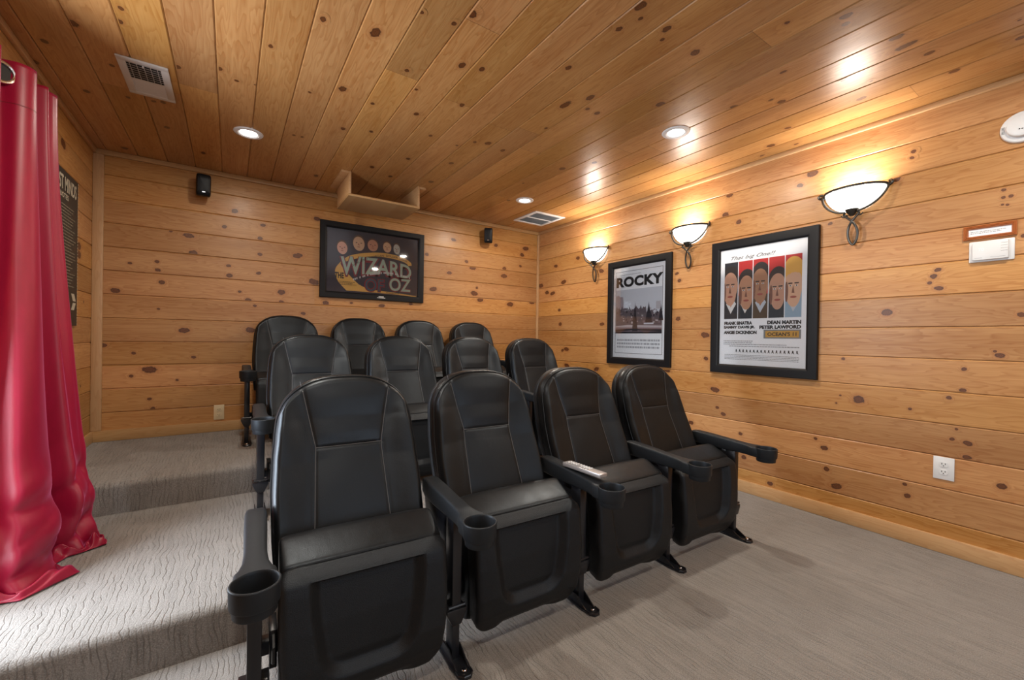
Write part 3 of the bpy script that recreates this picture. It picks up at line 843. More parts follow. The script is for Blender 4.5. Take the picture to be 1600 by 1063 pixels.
class Pic:
    """a picture plane: o = lower left corner, U right, V up, N toward the viewer"""
    def __init__(s, o, U, V, N): s.o, s.U, s.V, s.N = Vector(o), Vector(U), Vector(V), Vector(N)
    def p(s, uu, v, n=0.0): return tuple(s.o+s.U*uu+s.V*v+s.N*n)
    def poly(s, mb, pts, n, mi=0): mb.add([s.p(a, b, n) for a, b in pts], [tuple(range(len(pts)))], mi)
    def rect(s, mb, u0, v0, u1, v1, n, mi=0): s.poly(mb, [(u0, v0), (u1, v0), (u1, v1), (u0, v1)], n, mi)
    def ell(s, mb, cu, cv, a, b, n, mi=0, rot=0.0, seg=28, t0=0.0, t1=2*pi):
        pts = []
        for i in range(seg):
            t = t0+(t1-t0)*i/(seg if abs(t1-t0-2*pi) < 1e-6 else seg-1); x, y = a*cos(t), b*sin(t)
            pts.append((cu+x*cos(rot)-y*sin(rot), cv+x*sin(rot)+y*cos(rot)))
        s.poly(mb, pts, n, mi)
    def slab(s, mb, u0, v0, u1, v1, n0, n1, mi=0, r=0.0):
        bm = bmesh.new(); bmesh.ops.create_cube(bm, size=1.0)
        if r:
            for v in bm.verts: v.co = Vector(((v.co.x)*(u1-u0), v.co.y*(v1-v0), v.co.z*(n1-n0)))
            bmesh.ops.bevel(bm, geom=bm.edges[:], offset=r, segments=2, affect='EDGES', profile=0.5)
            for v in bm.verts: v.co = Vector(((u0+u1)/2+v.co.x, (v0+v1)/2+v.co.y, (n0+n1)/2+v.co.z))
        else:
            for v in bm.verts: v.co = Vector(((u0+u1)/2+v.co.x*(u1-u0), (v0+v1)/2+v.co.y*(v1-v0), (n0+n1)/2+v.co.z*(n1-n0)))
        for v in bm.verts: v.co = Vector(s.p(*v.co))
        s_ = [v.co.copy() for v in bm.verts]; bm.verts.index_update()
        mb.add(s_, [[v.index for v in q.verts] for q in bm.faces], mi); bm.free()
    def frame(s, mb, w, h, fw, dep, lip=0.006, mi=0):
        """mitred frame with a stepped profile, outer size w x h"""
        prof = [(0.0, 0.0), (0.0, dep-0.003), (0.003, dep), (fw*0.75, dep), (fw-lip, dep-0.004), (fw, dep-0.010), (fw, 0.002)]
        P = []
        for d, n in prof:
            P += [s.p(d, d, n), s.p(w-d, d, n), s.p(w-d, h-d, n), s.p(d, h-d, n)]
        fs = []
        for k in range(len(prof)-1):
            for i in range(4):
                j = (i+1) % 4; fs.append((k*4+i, k*4+j, (k+1)*4+j, (k+1)*4+i))
        mb.add(P, fs, mi)

cm = {}
def C(name, col, rough=0.55):
    if name not in cm: cm[name] = plain('print_'+name, col, rough, var=0.06)
    return cm[name]

def poster_base(root, pic, w, h, fw, dep=0.026):
    mb = MB(); pic.frame(mb, w, h, fw, dep); mb.build('frame', MAT['frame'], root, smooth=True, angle=25)
    mb = MB(); pic.slab(mb, fw-0.002, fw-0.002, w-fw+0.002, h-fw+0.002, 0.004, 0.008)
    pr = mb.build('poster_print', MAT['paper'] , root)
    mb = MB(); pic.slab(mb, fw-0.001, fw-0.001, w-fw+0.001, h-fw+0.001, 0.0120, 0.0135)
    mb.build('glass_pane', MAT['glass'], root)
    return pr

def fine_lines(pic, mb, u0, u1, vtop, rows, lh, seed, n, fill=0.9, gap=0.25, hgt=0.5, align='J'):
    g = random.Random(seed)
    for k in range(rows):
        v = vtop-k*lh; x = u0; end = u1-(g.uniform(0, (u1-u0)*(1-fill)) if align == 'L' else 0)
        while x < end:
            wd = g.uniform(0.3, 1.3)*lh*1.3
            pic.rect(mb, x, v-lh*hgt/2, min(x+wd, end), v+lh*hgt/2, n); x += wd+lh*gap

RW = W-0.0006
# --- boxing film poster on the right wall (nearer the corner) ------------------------------------
# picture planes on the right wall: u runs toward the camera (-y)
y0, y1, z0, z1 = 2.975, 2.247, 0.868, 1.861
pic = Pic((RW, y0, z0), (0, -1, 0), (0, 0, 1), (-1, 0, 0)); w, h = y0-y1, z1-z0
root = empty('framed_poster', (RW, (y0+y1)/2, z0)); tag(root, 'black framed ROCKY poster with a black and white park scene', 'poster')
root_inv = lambda rt: rt
def reparent(rt):
    """children were built in world coordinates: keep them there"""
    for ch in rt.children: ch.matrix_parent_inverse = Matrix.Translation(rt.location).inverted()
fw = 0.066
pr = poster_base(root, pic, w, h, fw)
iu0, iu1, iv0, iv1 = fw, w-fw, fw, h-fw
iw, ih = iu1-iu0, iv1-iv0
U = lambda t: iu0+iw*t
V = lambda t: iv0+ih*t
n1 = 0.0084
mb = MB()
for a in ((0.045, 0.045, 0.955, 0.049), (0.045, 0.951, 0.955, 0.955), (0.045, 0.045, 0.051, 0.955), (0.949, 0.045, 0.955, 0.955)):
    pic.rect(mb, U(a[0]), V(a[1]), U(a[2]), V(a[3]), n1)
mb.build('border_line', MAT['ink'], pr)
pp = lambda cu, cv, n=n1+0.0003: (lambda a, b: Vector(pic.p(cu+a, cv+b, n)))
text_mesh('title_lettering', 'ROCKY', 0.1, MAT['ink'], pr, pp(U(0.51), V(0.835)), width=iw*0.90, height=ih*0.115, offset=0.0052, spacing=1.06)
mb = MB(); fine_lines(pic, mb, U(0.12), U(0.55), V(0.915), 1, 0.009, 4, n1); mb.build('fine_print', MAT['greyink'], pr)
# photo block: sky, pale buildings, tree belt, ground, plain dark trees
PB, PT = 0.265, 0.72
mb = MB()
pic.rect(mb, U(0.055), V(PB), U(0.945), V(PT+0.03), n1-0.0001, 0)
sil = [(0.055, 0.50), (0.055, 0.685), (0.12, 0.69), (0.13, 0.675), (0.20, 0.672), (0.215, 0.60), (0.215, 0.50)]
pic.poly(mb, [(U(a), V(b)) for a, b in sil], n1+0.0001, 1)
pic.rect(mb, U(0.84), V(0.52), U(0.92), V(0.60), n1+0.0001, 2)
g = random.Random(8)
pts = [(0.055, 0.33)]
x = 0.055
while x < 0.945:
    pts.append((x, 0.545+g.uniform(-0.02, 0.025)-(0.05 if x > 0.66 else 0))); x += 0.022
pts += [(0.945, 0.53), (0.945, 0.33)]
pic.poly(mb, [(U(a), V(b)) for a, b in pts], n1+0.0002, 3)
for k in range(60):     # mottled foliage and light road patches
    a, b = g.uniform(0.07, 0.93), g.uniform(0.38, 0.53)
    pic.ell(mb, U(a), V(b), iw*g.uniform(0.008, 0.02), ih*g.uniform(0.005, 0.014), n1+0.0003+k*1e-6, g.choice((2, 4, 5)), seg=8)
pic.rect(mb, U(0.055), V(PB), U(0.945), V(0.355), n1+0.0004, 5)
pic.poly(mb, [(U(a), V(b)) for a, b in ((0.055, 0.335), (0.945, 0.325), (0.945, 0.345), (0.3, 0.36), (0.055, 0.345))], n1+0.0005, 2)
pic.poly(mb, [(U(a), V(b)) for a, b in ((0.055, 0.285), (0.4, 0.30), (0.945, 0.285), (0.945, 0.31), (0.3, 0.318), (0.055, 0.31))], n1+0.0005, 4)
pic.rect(mb, U(0.055), V(PB), U(0.945), V(0.285), n1+0.0006, 4)
def fir(cu, b0, b1, wd, mi):
    P = [(cu-wd, b0), (cu-wd*0.7, b0+(b1-b0)*0.35), (cu-wd*0.45, b0+(b1-b0)*0.55), (cu-wd*0.15, b0+(b1-b0)*0.8), (cu, b1), (cu+wd*0.15, b0+(b1-b0)*0.8), (cu+wd*0.45, b0+(b1-b0)*0.55), (cu+wd*0.7, b0+(b1-b0)*0.35), (cu+wd, b0)]
    pic.poly(mb, [(U(a), V(b)) for a, b in P], n1+0.0007, mi)
fir(0.71, 0.375, 0.60, 0.065, 4); fir(0.45, 0.29, 0.61, 0.055, 4); fir(0.93, 0.40, 0.57, 0.04, 4)
pic.rect(mb, U(0.62), V(0.362), U(0.80), V(0.378), n1+0.0008, 0)
mb.build('park_picture', [C('sky_grey', (0.60, 0.63, 0.70)), C('stone', (0.36, 0.31, 0.34)), C('haze', (0.47, 0.45, 0.49)), C('foliage', (0.115, 0.09, 0.105)), C('shadow_tree', (0.018, 0.013, 0.022)), C('road', (0.20, 0.155, 0.185))], pr, recalc=False)
mb = MB()
for k in range(3): fine_lines(pic, mb, U(0.09), U(0.915), V(0.192-0.038*k), 1, 0.019, 10+k, n1, gap=0.3, hgt=0.95)
mb.build('credit_lines', C('credit_grey', (0.42, 0.44, 0.48)), pr)
reparent(root)

# --- heist film poster on the right wall -----------------------------------------------------------
y0, y1, z0, z1 = 1.884, 1.162, 0.862, 1.860
pic = Pic((RW, y0, z0), (0, -1, 0), (0, 0, 1), (-1, 0, 0)); w, h = y0-y1, z1-z0
root = empty('framed_poster', (RW, (y0+y1)/2, z0)); tag(root, "black framed OCEAN'S 11 poster with five tall portrait strips on red", 'poster')
fw = 0.066; pr = poster_base(root, pic, w, h, fw)
iu0, iu1, iv0, iv1 = fw, w-fw, fw, h-fw; iw, ih = iu1-iu0, iv1-iv0
pp = (lambda pic: (lambda cu, cv, n=n1+0.0003: (lambda a, b: Vector(pic.p(cu+a, cv+b, n)))))(pic)
text_mesh('script_lettering', 'That big One!!', 0.05, MAT['ink'], pr, pp(U(0.40), V(0.915)), width=iw*0.53, height=ih*0.038, shear=0.45)
SK = [C('skin_a', (0.60, 0.33, 0.22)), C('skin_b', (0.52, 0.27, 0.16)), C('skin_c', (0.40, 0.20, 0.11)), C('skin_d', (0.55, 0.30, 0.20)), C('skin_e', (0.68, 0.42, 0.28))]
mats = SK+[C('red', (0.50, 0.02, 0.02)), C('navy', (0.015, 0.02, 0.03)), C('blonde', (0.75, 0.42, 0.08)), C('collar', (0.50, 0.55, 0.62)), C('brown', (0.09, 0.05, 0.02)), C('shade', (0.20, 0.08, 0.05)), C('hair', (0.02, 0.015, 0.015)), C('lips', (0.35, 0.08, 0.06)), C('palewhite', (0.75, 0.75, 0.75)), C('skyblue', (0.28, 0.42, 0.55))]
mb = MB()
s0, s1, gap = 0.055, 0.945, 0.010
sw = (s1-s0-4*gap)/5
PB, PT = 0.395, 0.885
g = random.Random(4)
for k in range(5):
    a = s0+k*(sw+gap); cx = a+sw/2; e = n1+0.0001
    pic.rect(mb, U(a), V(PB), U(a+sw), V(PT), e, 6 if k in (0,) else 5)
    def clipell(cu, cv, ra, rb, n, mi, t0=0.0, t1=2*pi, seg=32):
        pts = []
        for i in range(seg):
            t = t0+(t1-t0)*i/(seg-1 if abs(t1-t0) < 6.28 else seg)
            x = min(max(cu+ra*cos(t), a), a+sw); y = min(max(cv+rb*sin(t), PB), PT); pts.append((U(x), V(y)))
        pic.poly(mb, pts, n, mi)
    fy = (0.66, 0.62, 0.665, 0.61, 0.625)[k]; off = (-0.01, 0.012, -0.004, 0.012, 0.0)[k]
    # body and background below
    pic.rect(mb, U(a), V(PB), U(a+sw), V(PB+0.20), e+0.0001, (6, 6, 9, 6, 14)[k])
    if k == 3: pic.rect(mb, U(a), V(PB), U(a+sw), V(PB+0.30), e+0.00012, 6)
    if k == 4: clipell(cx+off, fy+0.10, sw*0.72, 0.145, e+0.0002, 7)
    else: clipell(cx+off+0.006, fy+0.095, sw*0.62, 0.100, e+0.0002, 11)
    # neck, collar
    pic.poly(mb, [(U(cx-0.03), V(fy-0.06)), (U(cx+0.035), V(fy-0.06)), (U(cx+0.03), V(PB+0.10)), (U(cx-0.02), V(PB+0.10))], e+0.0003, k)
    if k != 3:
        pic.poly(mb, [(U(a+sw*0.15), V(PB+0.13)), (U(cx), V(PB+0.045)), (U(a+sw*0.9), V(PB+0.13)), (U(a+sw*0.75), V(PB+0.155)), (U(cx), V(PB+0.10)), (U(a+sw*0.3), V(PB+0.155))], e+0.0004, (13, 13, 8, 6, 8)[k])
    clipell(cx+off, fy+0.02, sw*0.56, 0.120, e+0.0005, k)
    clipell(cx+off, fy-0.045, sw*0.44, 0.105, e+0.00052, k)
    # side of the face in shadow tone
    clipell(cx+off-sw*0.42, fy-0.03, sw*0.10, 0.080, e+0.0006, 10)
    # brows, eyes, nose, mouth
    for sgn in (-1, 1):
        bx = cx+off+sgn*sw*0.19
        pic.rect(mb, U(bx-sw*0.13), V(fy+0.030), U(bx+sw*0.13), V(fy+0.040), e+0.0007, 11)
        pic.ell(mb, U(bx), V(fy+0.016), iw*sw*0.085, ih*0.006, e+0.0007, 13, seg=14)
        pic.ell(mb, U(bx), V(fy+0.016), iw*sw*0.035, ih*0.006, e+0.0008, 11, seg=10)
    pic.poly(mb, [(U(cx+off-0.002), V(fy+0.02)), (U(cx+off+0.012), V(fy-0.042)), (U(cx+off-0.018), V(fy-0.040))], e+0.0007, 10)
    pic.ell(mb, U(cx+off), V(fy-0.072), iw*sw*0.20, ih*0.009, e+0.0007, 12, seg=16)
    # fringe
    hp = []
    for i in range(17):
        t = pi*i/16; hp.append((min(max(cx+off+sw*0.44*cos(t), a), a+sw), fy+0.088+0.045*sin(t)))
    for i in range(9):
        q = i/8; hp.append((min(max(cx+off-sw*0.44+sw*0.88*q, a), a+sw), fy+0.080+0.020*sin(pi*q)+0.012*q+(0.006 if i % 2 else 0)))
    if k == 4: pic.poly(mb, [(U(p_), V(q_+0.01)) for p_, q_ in hp], e+0.0009, 7)
mb.build('portrait_strips', mats, pr, recalc=False)
for body, cu, cv, wd in (('FRANK SINATRA', 0.235, 0.358, 0.35), ('DEAN MARTIN', 0.765, 0.358, 0.36), ('SAMMY DAVIS JR.', 0.25, 0.320, 0.39), ('PETER LAWFORD', 0.72, 0.320, 0.45), ('ANGIE DICKINSON', 0.26, 0.278, 0.41)):
    text_mesh('name_lettering', body, 0.05, MAT['ink'], pr, pp(U(cu), V(cv)), width=iw*wd, height=ih*0.030, offset=0.0032)
mb = MB(); pic.rect(mb, U(0.545), V(0.228), U(0.945), V(0.300), n1); mb.build('plaque', C('grey_green', (0.22, 0.24, 0.25)), pr)
mb = MB(); pic.rect(mb, U(0.565), V(0.238), U(0.925), V(0.290), n1+0.0003); mb.build('plaque', C('ochre', (0.62, 0.34, 0.05)), pr)
text_mesh('title_lettering', "OCEAN'S 11", 0.05, MAT['ink'], pr, pp(U(0.745), V(0.264), n1+0.0006), width=iw*0.31, height=ih*0.030, offset=0.0012)
mb = MB()
fine_lines(pic, mb, U(0.055), U(0.42), V(0.205), 2, 0.0125, 31, n1, fill=0.8, hgt=0.45, align='L')
fine_lines(pic, mb, U(0.055), U(0.80), V(0.176), 1, 0.0125, 32, n1, hgt=0.45)
fine_lines(pic, mb, U(0.13), U(0.93), V(0.160), 1, 0.0125, 33, n1, hgt=0.45)
mb.build('fine_print', MAT['greyink'], pr)
mb = MB(); g = random.Random(77)
for k in range(17):
    cu = 0.22+k*0.043; b = 0.118
    pic.ell(mb, U(cu), V(b+0.010), iw*0.008, ih*0.006, n1, seg=8)
    pic.poly(mb, [(U(cu-0.014+g.uniform(-.004, .004)), V(b-0.014)), (U(cu-0.004), V(b-0.002)), (U(cu+0.012+g.uniform(-.004, .006)), V(b-0.013)), (U(cu+0.006), V(b+0.007)), (U(cu-0.006), V(b+0.007))], n1)
mb.build('figure_row', MAT['ink'], pr, recalc=False)
mb = MB(); fine_lines(pic, mb, U(0.07), U(0.93), V(0.085), 4, 0.0105, 35, n1, hgt=0.4); mb.build('fine_print', MAT['greyink'], pr)
reparent(root)

# --- landscape poster on the back wall ---------------------------------------------------------
BW = D-0.0006
x0, x1, z0, z1 = 0.664, 1.650, 1.449, 2.148
pic = Pic((x0, BW, z0), (1, 0, 0), (0, 0, 1), (0, -1, 0)); w, h = x1-x0, z1-z0
root = empty('framed_poster', ((x0+x1)/2, BW, z0)); tag(root, 'black framed landscape WIZARD OF OZ poster on the back wall', 'poster')
fw = 0.058
mb = MB(); pic.frame(mb, w, h, fw, 0.030); fo = mb.build('frame', MAT['frame'], root, smooth=True, angle=25)
mb = MB(); pic.rect(mb, w*0.52, 0.020, w*0.60, 0.026, 0.0304); pic.rect(mb, w*0.535, 0.030, w*0.585, 0.038, 0.0304)
mb.build('maker_plate', C('platewhite', (0.55, 0.55, 0.55)), fo, recalc=False)
mb = MB(); pic.slab(mb, fw-0.002, fw-0.002, w-fw+0.002, h-fw+0.002, 0.004, 0.008)
pr = mb.build('poster_print', C('midnight', (0.022, 0.022, 0.045)), root)
mb = MB(); pic.slab(mb, fw-0.001, fw-0.001, w-fw+0.001, h-fw+0.001, 0.0120, 0.0135); mb.build('glass_pane', MAT['glass'], root)
iu0, iu1, iv0, iv1 = fw, w-fw, fw, h-fw; iw, ih = iu1-iu0, iv1-iv0
pp = (lambda pic: (lambda cu, cv, n=n1+0.0006: (lambda a, b: Vector(pic.p(cu+a, cv+b, n)))))(pic)
# ribbon: yellow band sweeping round on the left and over the title, thin tail below
mb = MB()
def band(outer, inner, n, mi):
    m = len(outer)
    mb.add([pic.p(U(a), V(b), n) for a, b in outer]+[pic.p(U(a), V(b), n) for a, b in inner], [(i, i+1, m+i+1, m+i) for i in range(m-1)], mi)
def cr(pts, n=10):
    o = []
    for i in range(len(pts)-1):
        p0 = pts[max(i-1, 0)]; p1 = pts[i]; p2 = pts[i+1]; p3 = pts[min(i+2, len(pts)-1)]
        for k in range(n):
            t = k/n
            o.append(tuple(0.5*((2*b)+(-a+c)*t+(2*a-5*b+4*c-d)*t*t+(-a+3*b-3*c+d)*t**3) for a, b, c, d in zip(p0, p1, p2, p3)))
    o.append(pts[-1]); return o
band(cr([(0.20, 0.03), (0.12, 0.16), (0.085, 0.30), (0.11, 0.42), (0.22, 0.58), (0.40, 0.665), (0.60, 0.70), (0.80, 0.67), (0.905, 0.60), (0.925, 0.54)]),
     cr([(0.96, 0.015), (0.45, 0.07), (0.33, 0.14), (0.145, 0.43), (0.21, 0.50), (0.40, 0.60), (0.60, 0.63), (0.80, 0.60), (0.88, 0.545), (0.87, 0.52)]), n1, 0)
band(cr([(0.20, 0.025), (0.4, 0.03), (0.7, 0.02), (0.985, -0.004)]), cr([(0.33, 0.14), (0.45, 0.075), (0.7, 0.05), (0.985, 0.015)]), n1+0.00005, 0)
mb.build('yellow_ribbon', C('amber', (0.68, 0.40, 0.10)), pr, recalc=False)
# plain portrait ovals above the ribbon (generic, no likeness)
mb = MB()
for k, (a, b, ra, rb, mi) in enumerate(((0.155, 0.70, 0.052, 0.100, 0), (0.325, 0.80, 0.060, 0.115, 1), (0.475, 0.80, 0.056, 0.095, 2), (0.635, 0.80, 0.046, 0.085, 1), (0.745, 0.79, 0.038, 0.085, 3))):
    pic.ell(mb, U(a), V(b+0.02), iw*ra*1.08, ih*rb*1.06, n1-0.0001, 4, rot=0.1)
    pic.ell(mb, U(a), V(b), iw*ra, ih*rb, n1+0.0001, mi, rot=0.12)
    for sgn in (-1, 1): pic.ell(mb, U(a+sgn*ra*0.42), V(b+rb*0.12), iw*ra*0.16, ih*rb*0.06, n1+0.0003, 5, seg=10)
    pic.ell(mb, U(a), V(b-rb*0.45), iw*ra*0.28, ih*rb*0.06, n1+0.0003, 6, seg=10)
    pic.poly(mb, [(U(a-0.004), V(b+rb*0.1)), (U(a+0.010), V(b-rb*0.2)), (U(a-0.010), V(b-rb*0.2))], n1+0.0003, 6)
mb.build('portrait_ovals', [C('oval_pink', (0.72, 0.40, 0.30)), C('oval_tan', (0.62, 0.40, 0.26)), C('oval_ruddy', (0.55, 0.27, 0.18)), C('oval_grey', (0.50, 0.50, 0.46)), C('oval_hair', (0.10, 0.05, 0.03)), C('oval_eye', (0.03, 0.02, 0.02)), C('oval_lip', (0.34, 0.12, 0.09))], pr, recalc=False)
text_mesh('small_lettering', 'THE', 0.05, MAT['ink'], pr, pp(U(0.128), V(0.262)), width=iw*0.095, height=ih*0.095, offset=0.002)
mint, maroon, teal = C('mint', (0.36, 0.47, 0.40)), C('maroon', (0.20, 0.012, 0.03)), C('teal', (0.02, 0.09, 0.13))
def fan_text(name, body, cu, cv, wd, ht, mat, n, off, arc=0.0, grow=0.0):
    def pl(a, b):
        q = a/(iw*wd/2)
        return Vector(pic.p(U(cu)+a, V(cv)+b*(1+grow*(-q))+ih*arc*(1-q*q), n))
    return text_mesh(name, body, 0.1, mat, pr, pl, width=iw*wd, height=ih*ht, offset=off)
fan_text('title_shadow', 'WIZARD', 0.525, 0.395, 0.80, 0.30, maroon, n1+0.0006, 0.0075, 0.05, 0.15)
fan_text('title_lettering', 'WIZARD', 0.53, 0.410, 0.78, 0.27, mint, n1+0.0010, 0.002, 0.05, 0.15)
fan_text('title_shadow', 'OF', 0.50, 0.145, 0.23, 0.23, maroon, n1+0.0006, 0.006)
fan_text('title_lettering', 'OF', 0.50, 0.145, 0.20, 0.20, teal, n1+0.0010, 0.0)
fan_text('title_shadow', 'OZ', 0.79, 0.185, 0.27, 0.25, maroon, n1+0.0006, 0.006)
fan_text('title_lettering', 'OZ', 0.79, 0.185, 0.25, 0.22, mint, n1+0.0010, 0.002)
def rib(a, b):
    q = a/(iw*0.32); return Vector(pic.p(U(0.56)+a, V(0.50)+b+ih*0.145*(1-q*q)+iw*0.06*q, n1+0.0012))
text_mesh('ribbon_lettering', 'GARLAND  MORGAN  BOLGER  LAHR', 0.03, MAT['ink'], pr, rib, width=iw*0.62, height=ih*0.035)
mb = MB(); g = random.Random(5)
for k in range(40):
    q = k/39; a = 0.27+0.64*q; b = 0.20+0.10*q+0.10*sin(pi*q)
    if g.random() < 0.85: pic.rect(mb, U(a), V(b), U(a)+iw*0.011, V(b)+ih*0.030, n1+0.0014)
mb.build('fine_print', C('offwhite', (0.62, 0.60, 0.62)), pr, recalc=False)
mb = MB(); fine_lines(pic, mb, U(0.13), U(0.30), V(0.165), 3, 0.013, 51, n1+0.0004, fill=0.7, hgt=0.35, align='L'); mb.build('fine_print', MAT['ink'], pr, recalc=False); mb = MB(); fine_lines(pic, mb, U(0.63), U(0.78), V(0.035), 1, 0.010, 52, n1+0.0006, hgt=0.5)
mb.build('fine_print', MAT['ink'], pr, recalc=False)
reparent(root)

# --- clapperboard style sign on the left wall --------------------------------------------------
x, ya, yb_, z0, z1 = L+0.0006, 3.745, 3.05, 1.137, 2.035
pic = Pic((x, yb_, z0), (0, 1, 0), (0, 0, 1), (1, 0, 0)); w, h = ya-yb_, z1-z0
root = empty('wall_sign', (x, (ya+yb_)/2, z0)); tag(root, 'black sign of small cream lettering behind the red curtain', 'sign')
mb = MB(); pic.slab(mb, 0, 0, w, h, 0.0, 0.012, r=0.002); bd = mb.build('board', C('charcoal_board', (0.030, 0.028, 0.024)), root, smooth=True)
cream = C('cream', (0.50, 0.46, 0.36))
mb = MB()
k = 0; zz = 0.004
while zz < h-0.01:
    for uu in (-0.0055, w+0.0055): pic.ell(mb, uu, zz+0.006, 0.0055, 0.0055, 0.0115, 0, seg=10)
    zz += 0.020
zz = 0.03
while zz < h-0.18:
    pic.rect(mb, w*0.50, zz, w*0.50+0.007, zz+0.010, 0.0125); zz += 0.020
mb.build('perforated_edge', cream, bd, recalc=False)
pps = lambda cu, cv, n=0.0125: (lambda a, b: Vector(pic.p(cu+a, cv+b, n)))
text_mesh('title_lettering', "THE MOST MINDS", 0.09, cream, bd, pps(w*0.52, h-0.075), width=w*0.86, height=0.085, offset=0.002)
text_mesh('title_lettering', "OF MOVIE QUOTES", 0.05, cream, bd, pps(w*0.42, h-0.150), width=w*0.62, height=0.036, offset=0.001)
mb = MB(); fine_lines(pic, mb, w*0.55, w*0.96, h-0.20, 26, 0.0185, 61, 0.0125, fill=0.6, gap=0.3, hgt=0.28, align='L')
mb.build('fine_print', C('dimcream', (0.26, 0.24, 0.18)), bd, recalc=False)
mb = MB(); fine_lines(pic, mb, w*0.05, w*0.47, h-0.20, 26, 0.0185, 62, 0.0125, fill=0.6, gap=0.3, hgt=0.28, align='L')
mb.build('fine_print', C('dimcream', (0.26, 0.24, 0.18)), bd, recalc=False)
mb = MB()
for k in range(5):
    a = w*0.05+k*0.135
    for sgn, v0 in ((1, 0.150), (-1, 0.140)):
        pic.poly(mb, [(a, v0+sgn*0.045), (a+0.060, v0+sgn*0.045), (a+0.095, v0), (a+0.035, v0)], 0.0125)
mb.build('chevrons', cream, bd, recalc=False)
reparent(root)

# --- small framed notice + thermostat on the right wall -------------------------------------------
y0, y1, z0, z1 = 0.524, 0.345, 1.636, 1.706
pic = Pic((RW, y0, z0), (0, -1, 0), (0, 0, 1), (-1, 0, 0)); w, h = y0-y1, z1-z0
root = empty('framed_notice', (RW, (y0+y1)/2, z0)); tag(root, 'small long notice in a grooved red-brown frame above the thermostat', 'sign')
mb = MB()
prof = [(0.0, 0.0), (0.0, 0.010), (0.003, 0.013), (0.006, 0.010), (0.009, 0.014), (0.012, 0.010), (0.014, 0.012), (0.018, 0.004), (0.018, 0.001)]
P = []
for d, n in prof: P += [pic.p(d, d, n), pic.p(w-d, d, n), pic.p(w-d, h-d, n), pic.p(d, h-d, n)]
mb.add(P, [(k*4+i, k*4+(i+1) % 4, (k+1)*4+(i+1) % 4, (k+1)*4+i) for k in range(len(prof)-1) for i in range(4)])
mb.build('frame', MAT['redframe'], root)
mb = MB(); pic.slab(mb, 0.017, 0.017, w-0.017, h-0.017, 0.001, 0.003); pr = mb.build('notice_paper', MAT['paper'], root)
mb = MB(); fine_lines(pic, mb, 0.025, w-0.025, h*0.56, 2, 0.0075, 71, 0.0034, fill=0.75, hgt=0.45, align='L'); mb.build('fine_print', MAT['greyink'], pr, recalc=False)
reparent(root)

y0, y1, z0, z1 = 0.503, 0.351, 1.520, 1.625
pic = Pic((RW, y0, z0), (0, -1, 0), (0, 0, 1), (-1, 0, 0)); w, h = y0-y1, z1-z0
root = empty('thermostat', (RW, (y0+y1)/2, z0)); tag(root, 'white rectangular thermostat under the small framed notice', 'thermostat')
mb = MB(); pic.slab(mb, 0, 0, w, h, 0.0, 0.008, r=0.0035); mb.build('wall_plate', MAT['white'], root, smooth=True)
mb = MB(); pic.slab(mb, 0.014, 0.008, w-0.018, h-0.006, 0.008, 0.026, r=0.003); bd = mb.build('housing', MAT['white'], root, smooth=True)
mb = MB()
for k in range(4): pic.rect(mb, w-0.042, h-0.022-0.013*k, w-0.020, h-0.0205-0.013*k, 0.0264)
pic.rect(mb, 0.022, 0.018, 0.048, 0.0195, 0.0264); pic.rect(mb, 0.075, 0.018, 0.125, 0.0190, 0.0264)
mb.build('button_marks', MAT['greyink'], bd, recalc=False)
pps = (lambda pic: (lambda cu, cv, n=0.0264: (lambda a, b: Vector(pic.p(cu+a, cv+b, n)))))(pic)
text_mesh('display_digits', '70', 0.02, C('displaywhite', (0.95, 0.97, 1.0)), bd, pps(0.045, 0.060), width=0.018, height=0.015, offset=0.0004)
reparent(root)

# --- smoke alarm on the right wall ----------------------------------------------------------------
root = empty('smoke_alarm', (RW, 0.332, 2.150)); tag(root, 'round white smoke alarm high on the right wall', 'smoke alarm')
mb = MB(); mb.lathe([(0.0, 0.0), (0.074, 0.0), (0.075, -0.006), (0.072, -0.014), (0.066, -0.018), (0.0, -0.018)], (0, 0, 0), axis=0, n=40)
mb.build('base', MAT['white'], root, smooth=True)
mb = MB(); mb.lathe([(0.0, -0.017), (0.052, -0.017), (0.054, -0.024), (0.050, -0.040), (0.044, -0.044), (0.0, -0.045)], (0, 0, 0), axis=0, n=40)
cv = mb.build('cover', MAT['white'], root, smooth=True)
mb = MB()
for k in range(6): mb.bbox((-0.0190, 0.058, -0.018+0.006*k), (-0.0180, 0.068, -0.0155+0.006*k), 0.0002)
mb.bbox((-0.0462, 0.006, -0.022), (-0.0450, 0.010, -0.016), 0.0002); mb.bbox((-0.0462, -0.004, -0.022), (-0.0450, 0.002, -0.018), 0.0002)
mb.build('vent_slots', MAT['dark'], cv)

